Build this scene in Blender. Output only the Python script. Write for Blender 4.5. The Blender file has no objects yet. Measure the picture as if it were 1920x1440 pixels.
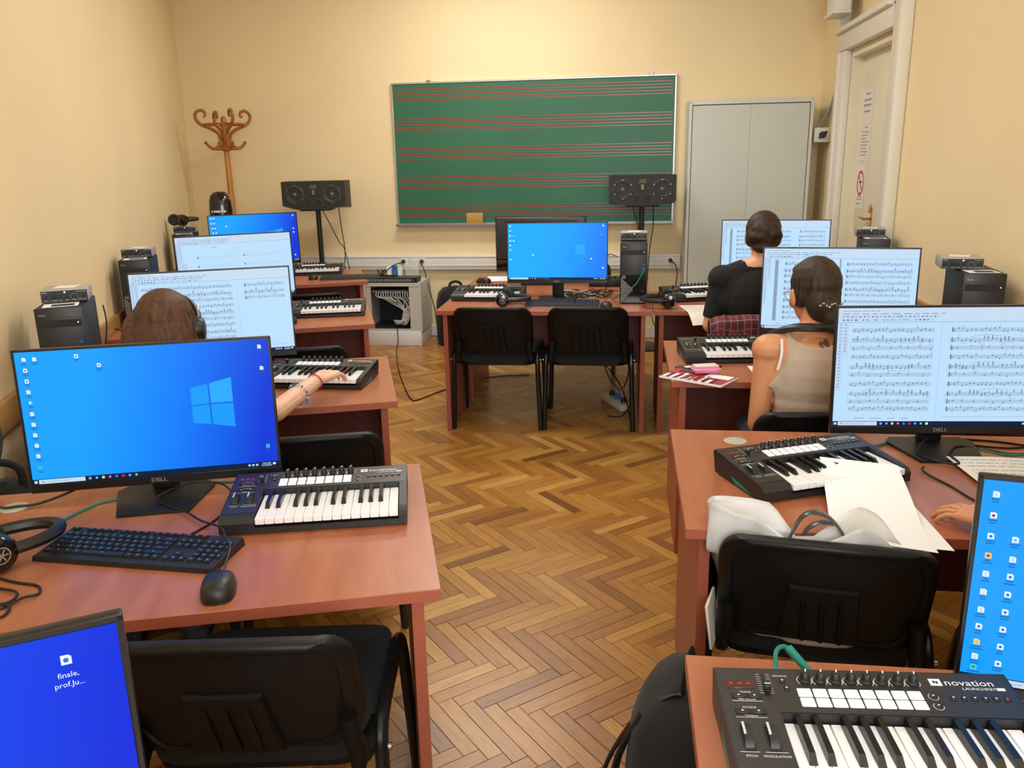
import bpy, bmesh, math, random
from mathutils import Matrix, Vector, Euler
R = math.radians
rnd = random.Random(7)
scene = bpy.context.scene
COL = scene.collection

# ---------------------------------------------------------------- camera
YAW, PITCH, ROLL, CAMH, FPX = .1382, .2636, -.0212, 1.5652, 1560.0
fw = Vector((-math.sin(YAW) * math.cos(PITCH), math.cos(YAW) * math.cos(PITCH), -math.sin(PITCH)))
ri = Vector((math.cos(YAW), math.sin(YAW), 0)); up = ri.cross(fw)
ri, up = ri * math.cos(ROLL) + up * math.sin(ROLL), up * math.cos(ROLL) - ri * math.sin(ROLL)
cd = bpy.data.cameras.new('camera'); cam = bpy.data.objects.new('camera', cd); COL.objects.link(cam)
cd.sensor_width = 36; cd.lens = FPX * 36 / 1920; cd.clip_start = .05
m = Matrix((ri, up, -fw)).transposed().to_4x4(); m.translation = (0, 0, CAMH); cam.matrix_world = m
scene.camera = cam

# ---------------------------------------------------------------- world, lights, exposure
w = bpy.data.worlds.new('world'); scene.world = w; w.use_nodes = True
w.node_tree.nodes['Background'].inputs[0].default_value = (.80, .90, 1, 1)
w.node_tree.nodes['Background'].inputs[1].default_value = 2.0
vs = scene.view_settings
vs.view_transform = 'Standard'; vs.look = 'None'; vs.exposure = 0.0; vs.gamma = 1; vs.use_curve_mapping = False
EXPO = vs.exposure
def area(name, loc, rot, sx, sy, energy, col):
    l = bpy.data.lights.new(name, 'AREA'); l.shape = 'RECTANGLE'; l.size = sx; l.size_y = sy
    l.energy = energy; l.color = col
    o = bpy.data.objects.new(name, l); o.location = loc; o.rotation_euler = rot; COL.objects.link(o); return o
# daylight through the window behind the camera, and three ceiling tubes
area('window_daylight', (.48, -1.64, 1.95), (R(90), 0, 0), 1.5, 2.0, 100, (.90, .96, 1))
for i, (x, y, e) in enumerate(((-.15, 2.1, 18), (-.75, 4.3, 41), (-1.1, 6.15, 43))):
    area('ceiling_tube', (x, y, 3.28), (0, 0, R(12)), 1.25, .22, e, (1, .97, .925))

# ---------------------------------------------------------------- helpers
class MB:
    """collects geometry for ONE mesh object"""
    def __init__(s): s.v = []; s.f = []; s.m = []; s.uv = None
    def add(s, vs, fs, mi=0, M=None):
        b = len(s.v)
        for p in vs:
            p = Vector(p)
            s.v.append(tuple(M @ p) if M is not None else tuple(p))
        for f in fs: s.f.append([b + i for i in f]); s.m.append(mi)
        return s
    def box(s, x0, x1, y0, y1, z0, z1, mi=0, M=None):
        V = [(x, y, z) for z in (z0, z1) for y in (y0, y1) for x in (x0, x1)]
        return s.add(V, [(0, 2, 3, 1), (4, 5, 7, 6), (0, 1, 5, 4), (2, 6, 7, 3), (0, 4, 6, 2), (1, 3, 7, 5)], mi, M)
    def rbox(s, x0, x1, y0, y1, z0, z1, r=.004, seg=2, mi=0, M=None):
        bm = bmesh.new(); bmesh.ops.create_cube(bm, size=1)
        for v in bm.verts: v.co = Vector(((x0 + x1) / 2 + v.co.x * (x1 - x0), (y0 + y1) / 2 + v.co.y * (y1 - y0), (z0 + z1) / 2 + v.co.z * (z1 - z0)))
        bmesh.ops.bevel(bm, geom=bm.edges[:], offset=r, segments=seg, profile=.5, affect='EDGES')
        bm.verts.index_update()
        s.add([v.co.copy() for v in bm.verts], [[v.index for v in f.verts] for f in bm.faces], mi, M); bm.free(); return s
    def prism(s, poly, z0, z1, mi=0, M=None):
        n = len(poly)
        V = [(x, y, z0) for x, y in poly] + [(x, y, z1) for x, y in poly]
        F = [list(range(n - 1, -1, -1)), list(range(n, 2 * n))] + [(i, (i + 1) % n, n + (i + 1) % n, n + i) for i in range(n)]
        return s.add(V, F, mi, M)
    def quad(s, a, b, c, d, mi=0, M=None): return s.add([a, b, c, d], [(0, 1, 2, 3)], mi, M)
    def rect(s, x0, x1, z0, z1, y=0, mi=0, M=None):     # faces -y
        return s.add([(x0, y, z0), (x1, y, z0), (x1, y, z1), (x0, y, z1)], [(0, 1, 2, 3)], mi, M)
    def flat(s, x0, x1, y0, y1, z, mi=0, M=None):       # faces +z
        return s.add([(x0, y0, z), (x1, y0, z), (x1, y1, z), (x0, y1, z)], [(0, 1, 2, 3)], mi, M)
    def disc(s, r, n=20, mi=0, M=None):
        return s.add([(r * math.cos(2 * math.pi * i / n), r * math.sin(2 * math.pi * i / n), 0) for i in range(n)], [list(range(n))], mi, M)
    def lathe(s, prof, n=16, mi=0, M=None, cap=True):
        V = []; F = []
        for r, z in prof:
            for i in range(n):
                a = 2 * math.pi * i / n; V.append((r * math.cos(a), r * math.sin(a), z))
        for k in range(len(prof) - 1):
            for i in range(n):
                j = (i + 1) % n; F.append((k * n + i, k * n + j, (k + 1) * n + j, (k + 1) * n + i))
        if cap: F.append(list(range(n - 1, -1, -1))); F.append([(len(prof) - 1) * n + i for i in range(n)])
        return s.add(V, F, mi, M)
    def cyl(s, a, b, r, n=12, mi=0, r2=None, M=None):
        return s.tube([a, b], [r, r if r2 is None else r2], n, mi, M)
    def tube(s, pts, r, n=8, mi=0, M=None, closed=False, flat=None):
        """sweep a circle (or an ellipse: flat=(up vector, ratio)) along pts"""
        P = [Vector(p) for p in pts]; L = len(P)
        rs = list(r) if isinstance(r, (list, tuple)) else [r] * L
        V = []; F = []; nrm = None
        for i in range(L):
            if closed: t = P[(i + 1) % L] - P[i - 1]
            else: t = P[min(i + 1, L - 1)] - P[max(i - 1, 0)]
            if t.length < 1e-9: t = Vector((0, 0, 1))
            t.normalize()
            if flat: nrm = Vector(flat[0]) - t * t.dot(Vector(flat[0]))
            elif nrm is None: nrm = t.orthogonal()
            else: nrm = nrm - t * t.dot(nrm)
            if nrm.length < 1e-6: nrm = t.orthogonal()
            nrm.normalize(); bi = t.cross(nrm)
            k = flat[1] if flat else 1
            for j in range(n):
                a = 2 * math.pi * j / n
                V.append(P[i] + nrm * (rs[i] * k * math.cos(a)) + bi * (rs[i] * math.sin(a)))
        for i in range(L if closed else L - 1):
            for j in range(n):
                q = (i + 1) % L; h = (j + 1) % n
                F.append((i * n + j, i * n + h, q * n + h, q * n + j))
        if not closed: F.append(list(range(n - 1, -1, -1))); F.append([(L - 1) * n + j for j in range(n)])
        return s.add(V, F, mi, M)
    def ell(s, c, r, nu=14, nv=9, mi=0, M=None):
        c = Vector(c); V = [(c.x, c.y, c.z - r[2])]; F = []
        for k in range(1, nv):
            t = math.pi * k / nv
            for i in range(nu):
                a = 2 * math.pi * i / nu
                V.append((c.x + r[0] * math.sin(t) * math.cos(a), c.y + r[1] * math.sin(t) * math.sin(a), c.z - r[2] * math.cos(t)))
        V.append((c.x, c.y, c.z + r[2])); e = len(V) - 1
        for i in range(nu): F.append((0, 1 + (i + 1) % nu, 1 + i)); F.append((e, 1 + (nv - 2) * nu + i, 1 + (nv - 2) * nu + (i + 1) % nu))
        for k in range(nv - 2):
            for i in range(nu):
                a = 1 + k * nu + i; b = 1 + k * nu + (i + 1) % nu; F.append((a, b, b + nu, a + nu))
        return s.add(V, F, mi, M)
    def caps(s, a, b, ra, rb, n=12, mi=0, M=None):      # tapered capsule
        a = Vector(a); b = Vector(b); d = (b - a); L = d.length; d = d / L if L > 1e-9 else Vector((0, 0, 1))
        pts = []; rs = []
        for t in (-.999, -.9, -.65, -.3): pts.append(a + d * ra * t); rs.append(ra * math.sqrt(1 - t * t))
        pts += [a, b]; rs += [ra, rb]
        for t in (.3, .65, .9, .999): pts.append(b + d * rb * t); rs.append(rb * math.sqrt(1 - t * t))
        return s.tube(pts, rs, n, mi, M)
    def grid(s, fn, nu, nv, mi=0, M=None):
        V = [fn(i / nu, j / nv) for j in range(nv + 1) for i in range(nu + 1)]
        F = [(j * (nu + 1) + i, j * (nu + 1) + i + 1, (j + 1) * (nu + 1) + i + 1, (j + 1) * (nu + 1) + i) for j in range(nv) for i in range(nu)]
        return s.add(V, F, mi, M)
    def text(s, txt, size, mi=0, M=None, align='LEFT', sx=1.0):
        V, F = text_geo(txt, align)
        S = Matrix.Diagonal((size * sx, size, size, 1))
        return s.add(V, F, mi, (M @ S) if M is not None else S)
    def mesh(s, name, mats, smooth=40):
        me = bpy.data.meshes.new(name); me.from_pydata(s.v, [], s.f)
        for mt in (mats if isinstance(mats, (list, tuple)) else [mats]): me.materials.append(MAT[mt] if isinstance(mt, str) else mt)
        me.polygons.foreach_set('material_index', s.m)
        if s.uv:
            ul = me.uv_layers.new(name='UVMap'); ul.data.foreach_set('uv', [c for p in s.uv for c in p])
        if smooth:
            me.polygons.foreach_set('use_smooth', [True] * len(me.polygons)); me.set_sharp_from_angle(angle=R(smooth))
        me.update(); return me
    def build(s, name, mats, parent=None, smooth=40, loc=None, rot=None):
        return link(name, s.mesh(name, mats, smooth), parent, loc, rot)
TXT = {}
def text_geo(txt, align):
    k = (txt, align)
    if k not in TXT:
        c = bpy.data.curves.new('lettering', 'FONT'); c.body = txt; c.size = 1; c.align_x = align; c.resolution_u = 2
        o = bpy.data.objects.new('lettering', c); COL.objects.link(o)
        bpy.context.view_layer.update()
        me = o.evaluated_get(bpy.context.evaluated_depsgraph_get()).to_mesh()
        TXT[k] = ([v.co.copy() for v in me.vertices], [list(p.vertices) for p in me.polygons])
        bpy.data.objects.remove(o); bpy.data.curves.remove(c)
    return TXT[k]
def link(name, me, parent=None, loc=None, rot=None):
    o = bpy.data.objects.new(name, me); COL.objects.link(o)
    if parent: o.parent = parent
    if loc: o.location = loc
    if rot: o.rotation_euler = rot
    return o
def tag(o, label=None, cat=None, group=None, kind=None):
    for k, v in (('label', label), ('category', cat), ('group', group), ('kind', kind)):
        if v: o[k] = v
    return o
def thing(name, label, cat, loc=(0, 0, 0), rz=0, group=None):
    o = bpy.data.objects.new(name, None); o.empty_display_size = .05; COL.objects.link(o)
    o.location = loc; o.rotation_euler = (0, 0, rz); return tag(o, label, cat, group)
KIDS = {}
def kids(o): return [c for c in bpy.data.objects if c.parent == o]
def copy_tree(o, label=None, loc=None, rz=None, group=None, parent=None, _k=None):
    if _k is None:
        _k = {}
        for c in bpy.data.objects:
            if c.parent: _k.setdefault(c.parent.name, []).append(c)
    c = o.copy(); COL.objects.link(c); c.parent = parent
    if label: c['label'] = label
    if group: c['group'] = group
    if loc is not None: c.location = loc
    if rz is not None: c.rotation_euler = (0, 0, rz)
    for ch in _k.get(o.name, []): copy_tree(ch, parent=c, _k=_k)
    return c
def TR(x=0, y=0, z=0, rx=0, ry=0, rz=0): return Matrix.Translation((x, y, z)) @ Euler((rx, ry, rz)).to_matrix().to_4x4()
def spline(pts, n=8, closed=False):
    """Catmull-Rom through the points"""
    P = [Vector(p) for p in pts]; out = []; L = len(P)
    for i in range(L if closed else L - 1):
        a, b, c, d = (P[(i - 1) % L], P[i], P[(i + 1) % L], P[(i + 2) % L]) if closed else (P[max(i - 1, 0)], P[i], P[i + 1], P[min(i + 2, L - 1)])
        for k in range(n):
            t = k / n
            out.append(.5 * ((2 * b) + (c - a) * t + (2 * a - 5 * b + 4 * c - d) * t * t + (3 * b - a - 3 * c + d) * t ** 3))
    if not closed: out.append(P[-1])
    return out
def rrect(x0, x1, y0, y1, r, n=5):
    P = []
    for cx, cy, a0 in ((x1 - r, y0 + r, -90), (x1 - r, y1 - r, 0), (x0 + r, y1 - r, 90), (x0 + r, y0 + r, 180)):
        for i in range(n + 1):
            a = R(a0 + 90 * i / n); P.append((cx + r * math.cos(a), cy + r * math.sin(a)))
    return P

# ---------------------------------------------------------------- materials
MAT = {}
def s2l(c): return tuple(((x / 255) / 12.92 if x / 255 <= .04045 else ((x / 255 + .055) / 1.055) ** 2.4) for x in c)
def mat(name, rgb, rough=.5, metal=0, spec=.5, emit=0, coat=0, noise=None, bump=None, alpha=1, trans=0, sheen=0):
    mt = bpy.data.materials.new(name); mt.use_nodes = True; nt = mt.node_tree; b = nt.nodes['Principled BSDF']
    c = s2l(rgb) + (1,)
    b.inputs['Base Color'].default_value = c; b.inputs['Roughness'].default_value = rough; b.inputs['Metallic'].default_value = metal
    b.inputs['Specular IOR Level'].default_value = spec
    if coat: b.inputs['Coat Weight'].default_value = coat; b.inputs['Coat Roughness'].default_value = .15
    if emit: b.inputs['Emission Color'].default_value = c; b.inputs['Emission Strength'].default_value = emit
    if alpha < 1: b.inputs['Alpha'].default_value = alpha
    if trans: b.inputs['Transmission Weight'].default_value = trans
    if sheen: b.inputs['Sheen Weight'].default_value = sheen
    if noise or bump:
        tc = nt.nodes.new('ShaderNodeTexCoord')
    if noise:
        sc, amt = noise[:2]; stretch = noise[2] if len(noise) > 2 else (1, 1, 1)
        mp = nt.nodes.new('ShaderNodeMapping'); mp.inputs['Scale'].default_value = stretch; nt.links.new(tc.outputs['Object'], mp.inputs[0])
        n = nt.nodes.new('ShaderNodeTexNoise'); n.inputs['Scale'].default_value = sc; n.inputs['Detail'].default_value = 5; nt.links.new(mp.outputs[0], n.inputs[0])
        r = nt.nodes.new('ShaderNodeValToRGB'); r.color_ramp.elements[0].position = .3; r.color_ramp.elements[1].position = .7
        r.color_ramp.elements[0].color = tuple(x * (1 - amt) for x in c[:3]) + (1,); r.color_ramp.elements[1].color = tuple(min(1, x * (1 + amt)) for x in c[:3]) + (1,)
        nt.links.new(n.outputs['Fac'], r.inputs[0]); nt.links.new(r.outputs[0], b.inputs['Base Color'])
    if bump:
        sc, st = bump[:2]; stretch = bump[2] if len(bump) > 2 else (1, 1, 1)
        mp = nt.nodes.new('ShaderNodeMapping'); mp.inputs['Scale'].default_value = stretch; nt.links.new(tc.outputs['Object'], mp.inputs[0])
        n = nt.nodes.new('ShaderNodeTexNoise'); n.inputs['Scale'].default_value = sc; n.inputs['Detail'].default_value = 4; nt.links.new(mp.outputs[0], n.inputs[0])
        bp = nt.nodes.new('ShaderNodeBump'); bp.inputs['Strength'].default_value = st; bp.inputs['Distance'].default_value = .003
        nt.links.new(n.outputs['Fac'], bp.inputs['Height']); nt.links.new(bp.outputs[0], b.inputs['Normal'])
    MAT[name] = mt; return mt
def nodes(mt): return mt.node_tree, mt.node_tree.nodes['Principled BSDF']

mat('wall_paint', (238, 217, 173), .75, noise=(1.3, .03), bump=(90, .06))
mat('ceiling_paint', (240, 238, 230), .8)
mat('rail_wood', (168, 128, 78), .45, noise=(6, .18, (1, 8, 8)))
mat('floor_gap', (52, 34, 18), .8)
mat('white_lacquer', (226, 222, 208), .4, noise=(3, .02))
mat('door_lacquer', (234, 226, 202), .38, noise=(2.5, .03))
mat('brass', (196, 150, 62), .25, 1)
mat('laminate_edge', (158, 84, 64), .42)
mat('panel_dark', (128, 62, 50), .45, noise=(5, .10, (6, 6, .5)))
mat('black_plastic', (26, 26, 27), .42)
mat('black_matte', (20, 20, 21), .6)
mat('black_gloss', (14, 14, 15), .12, coat=.5)
mat('black_fabric', (19, 19, 20), .9, sheen=.1, bump=(400, .25))
mat('chair_plastic', (16, 16, 17), .45, spec=.25, bump=(500, .08))
mat('chair_tube', (34, 36, 38), .3, .3)
mat('rubber', (15, 15, 15), .8)
mat('steel', (170, 172, 175), .35, .9)
mat('aluminium', (196, 198, 200), .35, .8)
mat('kb_top', (44, 42, 40), .38)
mat('kb_side', (30, 30, 31), .45)
mat('key_white', (236, 236, 240), .25)
mat('key_black', (22, 21, 20), .22)
mat('pad_white', (222, 228, 236), .5, emit=.12)
mat('knob_black', (24, 24, 25), .5)
mat('print_white', (225, 225, 225), .5)
mat('print_grey', (150, 150, 150), .5)
mat('print_dark', (70, 70, 75), .6)
mat('lcd_dim', (74, 44, 40), .08, spec=.8)
mat('led_red', (235, 40, 50), .3, emit=1.2)
mat('led_blue', (160, 200, 255), .3, emit=3)
mat('led_cyan', (60, 200, 220), .3, emit=.8)
mat('wheel_clear', (190, 196, 200), .2)
mat('key_cap', (24, 26, 30), .42)
mat('tower_black', (30, 30, 31), .42)
mat('tower_side', (24, 23, 23), .5)
mat('silver_case', (178, 176, 168), .42, .25)
mat('teal_cable', (20, 120, 112), .45)
mat('teal_rubber', (20, 132, 122), .5)
mat('black_cable', (18, 18, 18), .5)
mat('white_cable', (205, 205, 200), .5)
mat('grommet', (176, 180, 160), .5)
mat('paper', (238, 240, 244), .8)
mat('paper_warm', (232, 228, 218), .8)
mat('ink', (60, 60, 66), .8)
mat('ink_light', (150, 150, 155), .8)
mat('board_green', (52, 108, 82), .42, noise=(1.4, .10), spec=.35)
mat('stave_red', (172, 44, 44), .26, spec=.6)
mat('sponge', (186, 146, 78), .95, bump=(150, .5), noise=(40, .12))
mat('cabinet_grey', (200, 203, 194), .45, noise=(2, .02))
mat('cabinet_edge', (208, 210, 202), .45)
mat('rack_grey', (196, 196, 184), .5)
mat('rack_dark', (34, 38, 46), .6)
mat('trunk_white', (226, 225, 222), .5)
mat('coat_wood', (188, 124, 58), .3, noise=(10, .22, (6, 6, .6)))
mat('coat_wood_dark', (160, 94, 42), .28, noise=(14, .2))
mat('speaker_black', (31, 31, 31), .55, bump=(300, .15))
mat('speaker_cone', (58, 57, 52), .5)
mat('speaker_dust', (96, 95, 88), .3)
mat('ribbon_gold', (170, 130, 60), .4, .4)
mat('blue_folder', (30, 110, 190), .6)
mat('plastic_bag', (226, 226, 226), .35, trans=.25, alpha=.93)
mat('clear_bag', (230, 235, 240), .15, alpha=.35)
mat('bag_handle', (58, 60, 64), .25)
mat('bag_content', (90, 98, 112), .6)
mat('pink', (222, 128, 168), .7)
mat('pink_light', (226, 206, 200), .7)
mat('mag_red', (176, 50, 56), .5)
mat('mag_dark', (48, 46, 50), .5)
mat('skin', (226, 170, 138), .5, noise=(8, .05))
mat('skin_tan', (206, 142, 100), .5, noise=(8, .05))
mat('skin_light', (228, 180, 156), .5, noise=(8, .05))
mat('cloth_beige', (190, 170, 154), .9, bump=(60, .35), noise=(6, .05))
mat('cloth_black', (20, 20, 22), .9, bump=(50, .3))
mat('cloth_white', (226, 224, 220), .9)
mat('cloth_grey', (110, 112, 118), .9, bump=(60, .3))
mat('cloth_coral', (196, 104, 70), .9, bump=(60, .3))
mat('denim', (72, 86, 112), .9, bump=(200, .3), noise=(30, .15))
mat('shoe', (40, 40, 42), .6)
mat('eye_white', (240, 240, 238), .2)
mat('eye_iris', (60, 40, 26), .2)
mat('lip', (186, 100, 92), .5)
mat('tattoo', (92, 74, 64), .7)
mat('bead_blue', (60, 110, 170), .3)
mat('thread_red', (178, 36, 48), .7)
mat('glass_clear', (225, 235, 240), .05, alpha=.25)
mat('wire_silver', (190, 180, 170), .25, .9)
mat('bracket_yellow', (200, 170, 40), .5)
mat('lamp_white', (255, 246, 226), .5, emit=1.5)
mat('screen_bezel', (18, 18, 20), .32)
def hair(name, rgb, rgb2):
    mt = mat(name, rgb, .58, spec=.3); nt, b = nodes(mt)
    tc = nt.nodes.new('ShaderNodeTexCoord'); mp = nt.nodes.new('ShaderNodeMapping'); mp.inputs['Scale'].default_value = (45, 45, 3)
    n = nt.nodes.new('ShaderNodeTexNoise'); n.inputs['Scale'].default_value = 2.2; n.inputs['Detail'].default_value = 6
    r = nt.nodes.new('ShaderNodeValToRGB'); r.color_ramp.elements[0].position = .35; r.color_ramp.elements[1].position = .72
    r.color_ramp.elements[0].color = s2l(rgb) + (1,); r.color_ramp.elements[1].color = s2l(rgb2) + (1,)
    bp = nt.nodes.new('ShaderNodeBump'); bp.inputs['Strength'].default_value = .5; bp.inputs['Distance'].default_value = .004
    nt.links.new(tc.outputs['Object'], mp.inputs[0]); nt.links.new(mp.outputs[0], n.inputs[0]); nt.links.new(n.outputs['Fac'], r.inputs[0])
    nt.links.new(r.outputs[0], b.inputs['Base Color']); nt.links.new(n.outputs['Fac'], bp.inputs['Height']); nt.links.new(bp.outputs[0], b.inputs['Normal'])
hair('hair_brown', (74, 48, 36), (102, 70, 52)); hair('hair_dark', (38, 26, 20), (74, 52, 40)); hair('hair_black', (40, 30, 24), (66, 52, 42))
# desk laminate: cherry with soft lengthwise figure
def laminate(name, a, b_, rough):
    mt = mat(name, a, rough, spec=.5); nt, b = nodes(mt)
    tc = nt.nodes.new('ShaderNodeTexCoord'); mp = nt.nodes.new('ShaderNodeMapping'); mp.inputs['Scale'].default_value = (7, 1.2, 1); mp.inputs['Rotation'].default_value = (0, 0, R(4))
    n = nt.nodes.new('ShaderNodeTexNoise'); n.inputs['Scale'].default_value = 2.6; n.inputs['Detail'].default_value = 6; n.inputs['Distortion'].default_value = .8
    r = nt.nodes.new('ShaderNodeValToRGB'); r.color_ramp.elements[0].position = .32; r.color_ramp.elements[1].position = .68
    r.color_ramp.elements[0].color = s2l(a) + (1,); r.color_ramp.elements[1].color = s2l(b_) + (1,)
    nt.links.new(tc.outputs['Object'], mp.inputs[0]); nt.links.new(mp.outputs[0], n.inputs[0]); nt.links.new(n.outputs['Fac'], r.inputs[0]); nt.links.new(r.outputs[0], b.inputs['Base Color'])
laminate('laminate', (158, 92, 62), (174, 108, 74), .33)
# parquet oak: colour differs block by block
def parquet():
    mt = mat('parquet', (170, 118, 58), .30, spec=.5); nt, b = nodes(mt); N = nt.nodes.new; K = nt.links.new
    oi = N('ShaderNodeObjectInfo'); ge = N('ShaderNodeNewGeometry'); ad = N('ShaderNodeMath'); ad.operation = 'ADD'; fr = N('ShaderNodeMath'); fr.operation = 'FRACT'
    K(oi.outputs['Random'], ad.inputs[0]); K(ge.outputs['Random Per Island'], ad.inputs[1]); K(ad.outputs[0], fr.inputs[0])
    r1 = N('ShaderNodeValToRGB'); e = r1.color_ramp.elements; e[0].color = s2l((116, 74, 34)) + (1,); e[1].color = s2l((202, 158, 88)) + (1,)
    for p_, c_ in ((.05, (150, 100, 46)), (.5, (172, 121, 52)), (.9, (186, 137, 64))): x = e.new(p_); x.color = s2l(c_) + (1,)
    K(fr.outputs[0], r1.inputs[0])
    uv = N('ShaderNodeUVMap'); mp = N('ShaderNodeMapping'); mp.inputs['Scale'].default_value = (5, 70, 1); cx = N('ShaderNodeCombineXYZ'); ml = N('ShaderNodeMath'); ml.operation = 'MULTIPLY'; ml.inputs[1].default_value = 37
    K(fr.outputs[0], ml.inputs[0]); K(ml.outputs[0], cx.inputs[0]); K(ml.outputs[0], cx.inputs[2]); K(uv.outputs[0], mp.inputs[0]); K(cx.outputs[0], mp.inputs[1])
    n = N('ShaderNodeTexNoise'); n.inputs['Scale'].default_value = 1.4; n.inputs['Detail'].default_value = 5; n.inputs['Distortion'].default_value = 1.2; K(mp.outputs[0], n.inputs[0])
    r2 = N('ShaderNodeValToRGB'); e = r2.color_ramp.elements; e[0].position = .3; e[0].color = (.74, .68, .62, 1); e[1].position = .62; e[1].color = (1.04, 1.03, 1.0, 1)
    K(n.outputs['Fac'], r2.inputs[0]); mx = N('ShaderNodeMix'); mx.data_type = 'RGBA'; mx.blend_type = 'MULTIPLY'; mx.inputs['Factor'].default_value = 1
    K(r1.outputs[0], mx.inputs['A']); K(r2.outputs[0], mx.inputs['B']); K(mx.outputs['Result'], b.inputs['Base Color'])
parquet()
# plaid cotton
def plaid():
    mt = mat('plaid', (96, 40, 50), .9); nt, b = nodes(mt); N = nt.nodes.new; K = nt.links.new
    uv = N('ShaderNodeUVMap'); sp = N('ShaderNodeSeparateXYZ'); K(uv.outputs[0], sp.inputs[0])
    def stripe(o, f, th):
        m1 = N('ShaderNodeMath'); m1.operation = 'MULTIPLY'; m1.inputs[1].default_value = f; K(sp.outputs[o], m1.inputs[0])
        m2 = N('ShaderNodeMath'); m2.operation = 'FRACT'; K(m1.outputs[0], m2.inputs[0]); m3 = N('ShaderNodeMath'); m3.operation = 'LESS_THAN'; m3.inputs[1].default_value = th; K(m2.outputs[0], m3.inputs[0]); return m3
    base = None; prev = None
    for o, f, th, col in ((0, 14, .35, (58, 28, 40)), (1, 14, .35, (58, 28, 40)), (0, 28, .08, (170, 130, 130)), (1, 28, .08, (170, 130, 130))):
        s_ = stripe(o, f, th); mu = N('ShaderNodeMath'); mu.operation = 'MULTIPLY'; mu.inputs[1].default_value = .65; K(s_.outputs[0], mu.inputs[0])
        mx = N('ShaderNodeMix'); mx.data_type = 'RGBA'; K(mu.outputs[0], mx.inputs['Factor']); mx.inputs['B'].default_value = s2l(col) + (1,)
        if prev: K(prev.outputs['Result'], mx.inputs['A'])
        else: mx.inputs['A'].default_value = s2l((112, 44, 58)) + (1,)
        prev = mx
    K(prev.outputs['Result'], b.inputs['Base Color'])
plaid()
# lit screens: what the display itself shows
SCR = 1.0
def emis(name, rgb, st=1.0):
    mt = mat(name, (2, 2, 2), .35, spec=.12); nt, b = nodes(mt)
    b.inputs['Emission Color'].default_value = s2l(rgb) + (1,); b.inputs['Emission Strength'].default_value = st * SCR; return mt
def desktop(name, left, mid, right):
    mt = emis(name, mid); nt, b = nodes(mt); N = nt.nodes.new; K = nt.links.new
    uv = N('ShaderNodeUVMap'); sp = N('ShaderNodeSeparateXYZ'); K(uv.outputs[0], sp.inputs[0])
    ga = N('ShaderNodeMath'); ga.operation = 'MULTIPLY_ADD'; ga.inputs[1].default_value = -.10; K(sp.outputs[1], ga.inputs[0]); K(sp.outputs[0], ga.inputs[2])
    r = N('ShaderNodeValToRGB'); e = r.color_ramp.elements; e[0].position = .18; e[0].color = s2l(left) + (1,); e[1].position = .92; e[1].color = s2l(right) + (1,)
    x = e.new(.55); x.color = s2l(mid) + (1,)
    K(ga.outputs[0], r.inputs[0]); K(r.outputs[0], b.inputs['Emission Color'])
desktop('desktop_a', (28, 164, 255), (20, 128, 255), (14, 58, 220))
desktop('desktop_b', (34, 178, 255), (36, 164, 255), (28, 128, 255))
desktop('desktop_c', (27, 162, 255), (27, 160, 255), (20, 110, 250))
desktop('desktop_d', (24, 110, 255), (20, 84, 250), (12, 48, 226))
emis('scr_page', (190, 226, 255)); emis('scr_panel', (182, 208, 238)); emis('scr_bar', (190, 214, 244)); emis('scr_line', (150, 168, 190)); emis('scr_note', (96, 110, 136)); emis('scr_grey', (140, 160, 190))
emis('scr_task', (12, 34, 66)); emis('scr_search', (200, 222, 244)); emis('scr_white', (240, 250, 255)); emis('scr_logo', (26, 158, 255)); emis('scr_logo2', (44, 172, 255)); emis('scr_icon2', (250, 210, 120)); emis('scr_icon3', (200, 40, 60)); emis('scr_icon4', (40, 120, 230)); emis('scr_icon5', (30, 160, 90)); emis('scr_txt', (170, 214, 250)); emis('scr_shadow', (20, 100, 190)); emis('scr_sel', (80, 200, 250))
# ================================================================ the room
D = 7.43; XR = 1.56; YF = -1.6; ZC = 3.4; LA = R(20.5); CLX = -3.97
def lx(y): return CLX + (D - y) * math.tan(LA)      # the left wall runs at a slant
XLF = lx(YF)
def struct(o): return tag(o, kind='structure')
T = .15
# floor slab with herringbone oak blocks
fp = [(XLF, YF), (XR, YF), (XR, D), (CLX, D)]
floor = struct(MB().prism(fp, -.10, -.004).build('floor', 'floor_gap', smooth=0))
def plank_mesh(W, L, gap=.0006, ch=.0009):
    b = MB(); x0, x1, y0, y1 = gap, L - gap, gap, W - gap
    V = [(x0, y0, -.004), (x1, y0, -.004), (x1, y1, -.004), (x0, y1, -.004), (x0, y0, -ch), (x1, y0, -ch), (x1, y1, -ch), (x0, y1, -ch),
         (x0 + ch, y0 + ch, 0), (x1 - ch, y0 + ch, 0), (x1 - ch, y1 - ch, 0), (x0 + ch, y1 - ch, 0)]
    F = [(8, 9, 10, 11)] + [(i, (i + 1) % 4, 4 + (i + 1) % 4, 4 + i) for i in range(4)] + [(4 + i, 4 + (i + 1) % 4, 8 + (i + 1) % 4, 8 + i) for i in range(4)]
    b.add(V, F); b.uv = [(V[i][0], V[i][1]) for f in F for i in f]; return b
PW, PL = .0485, .291
pb = plank_mesh(PW, PL); pme = pb.mesh('plank', 'parquet', smooth=0)
def in_room(x, y, e=0.): return YF + e < y < D - e and lx(y) + e < x < XR - e
def seen(x, y):
    d = Vector((x, y, 0)) - Vector((0, 0, CAMH)); z = d.dot(fw)
    if z < .3: return None
    return 960 + FPX * d.dot(ri) / z, 720 - FPX * d.dot(up) / z, z
planks = []
n = 6; RA = R(-4.5)
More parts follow.
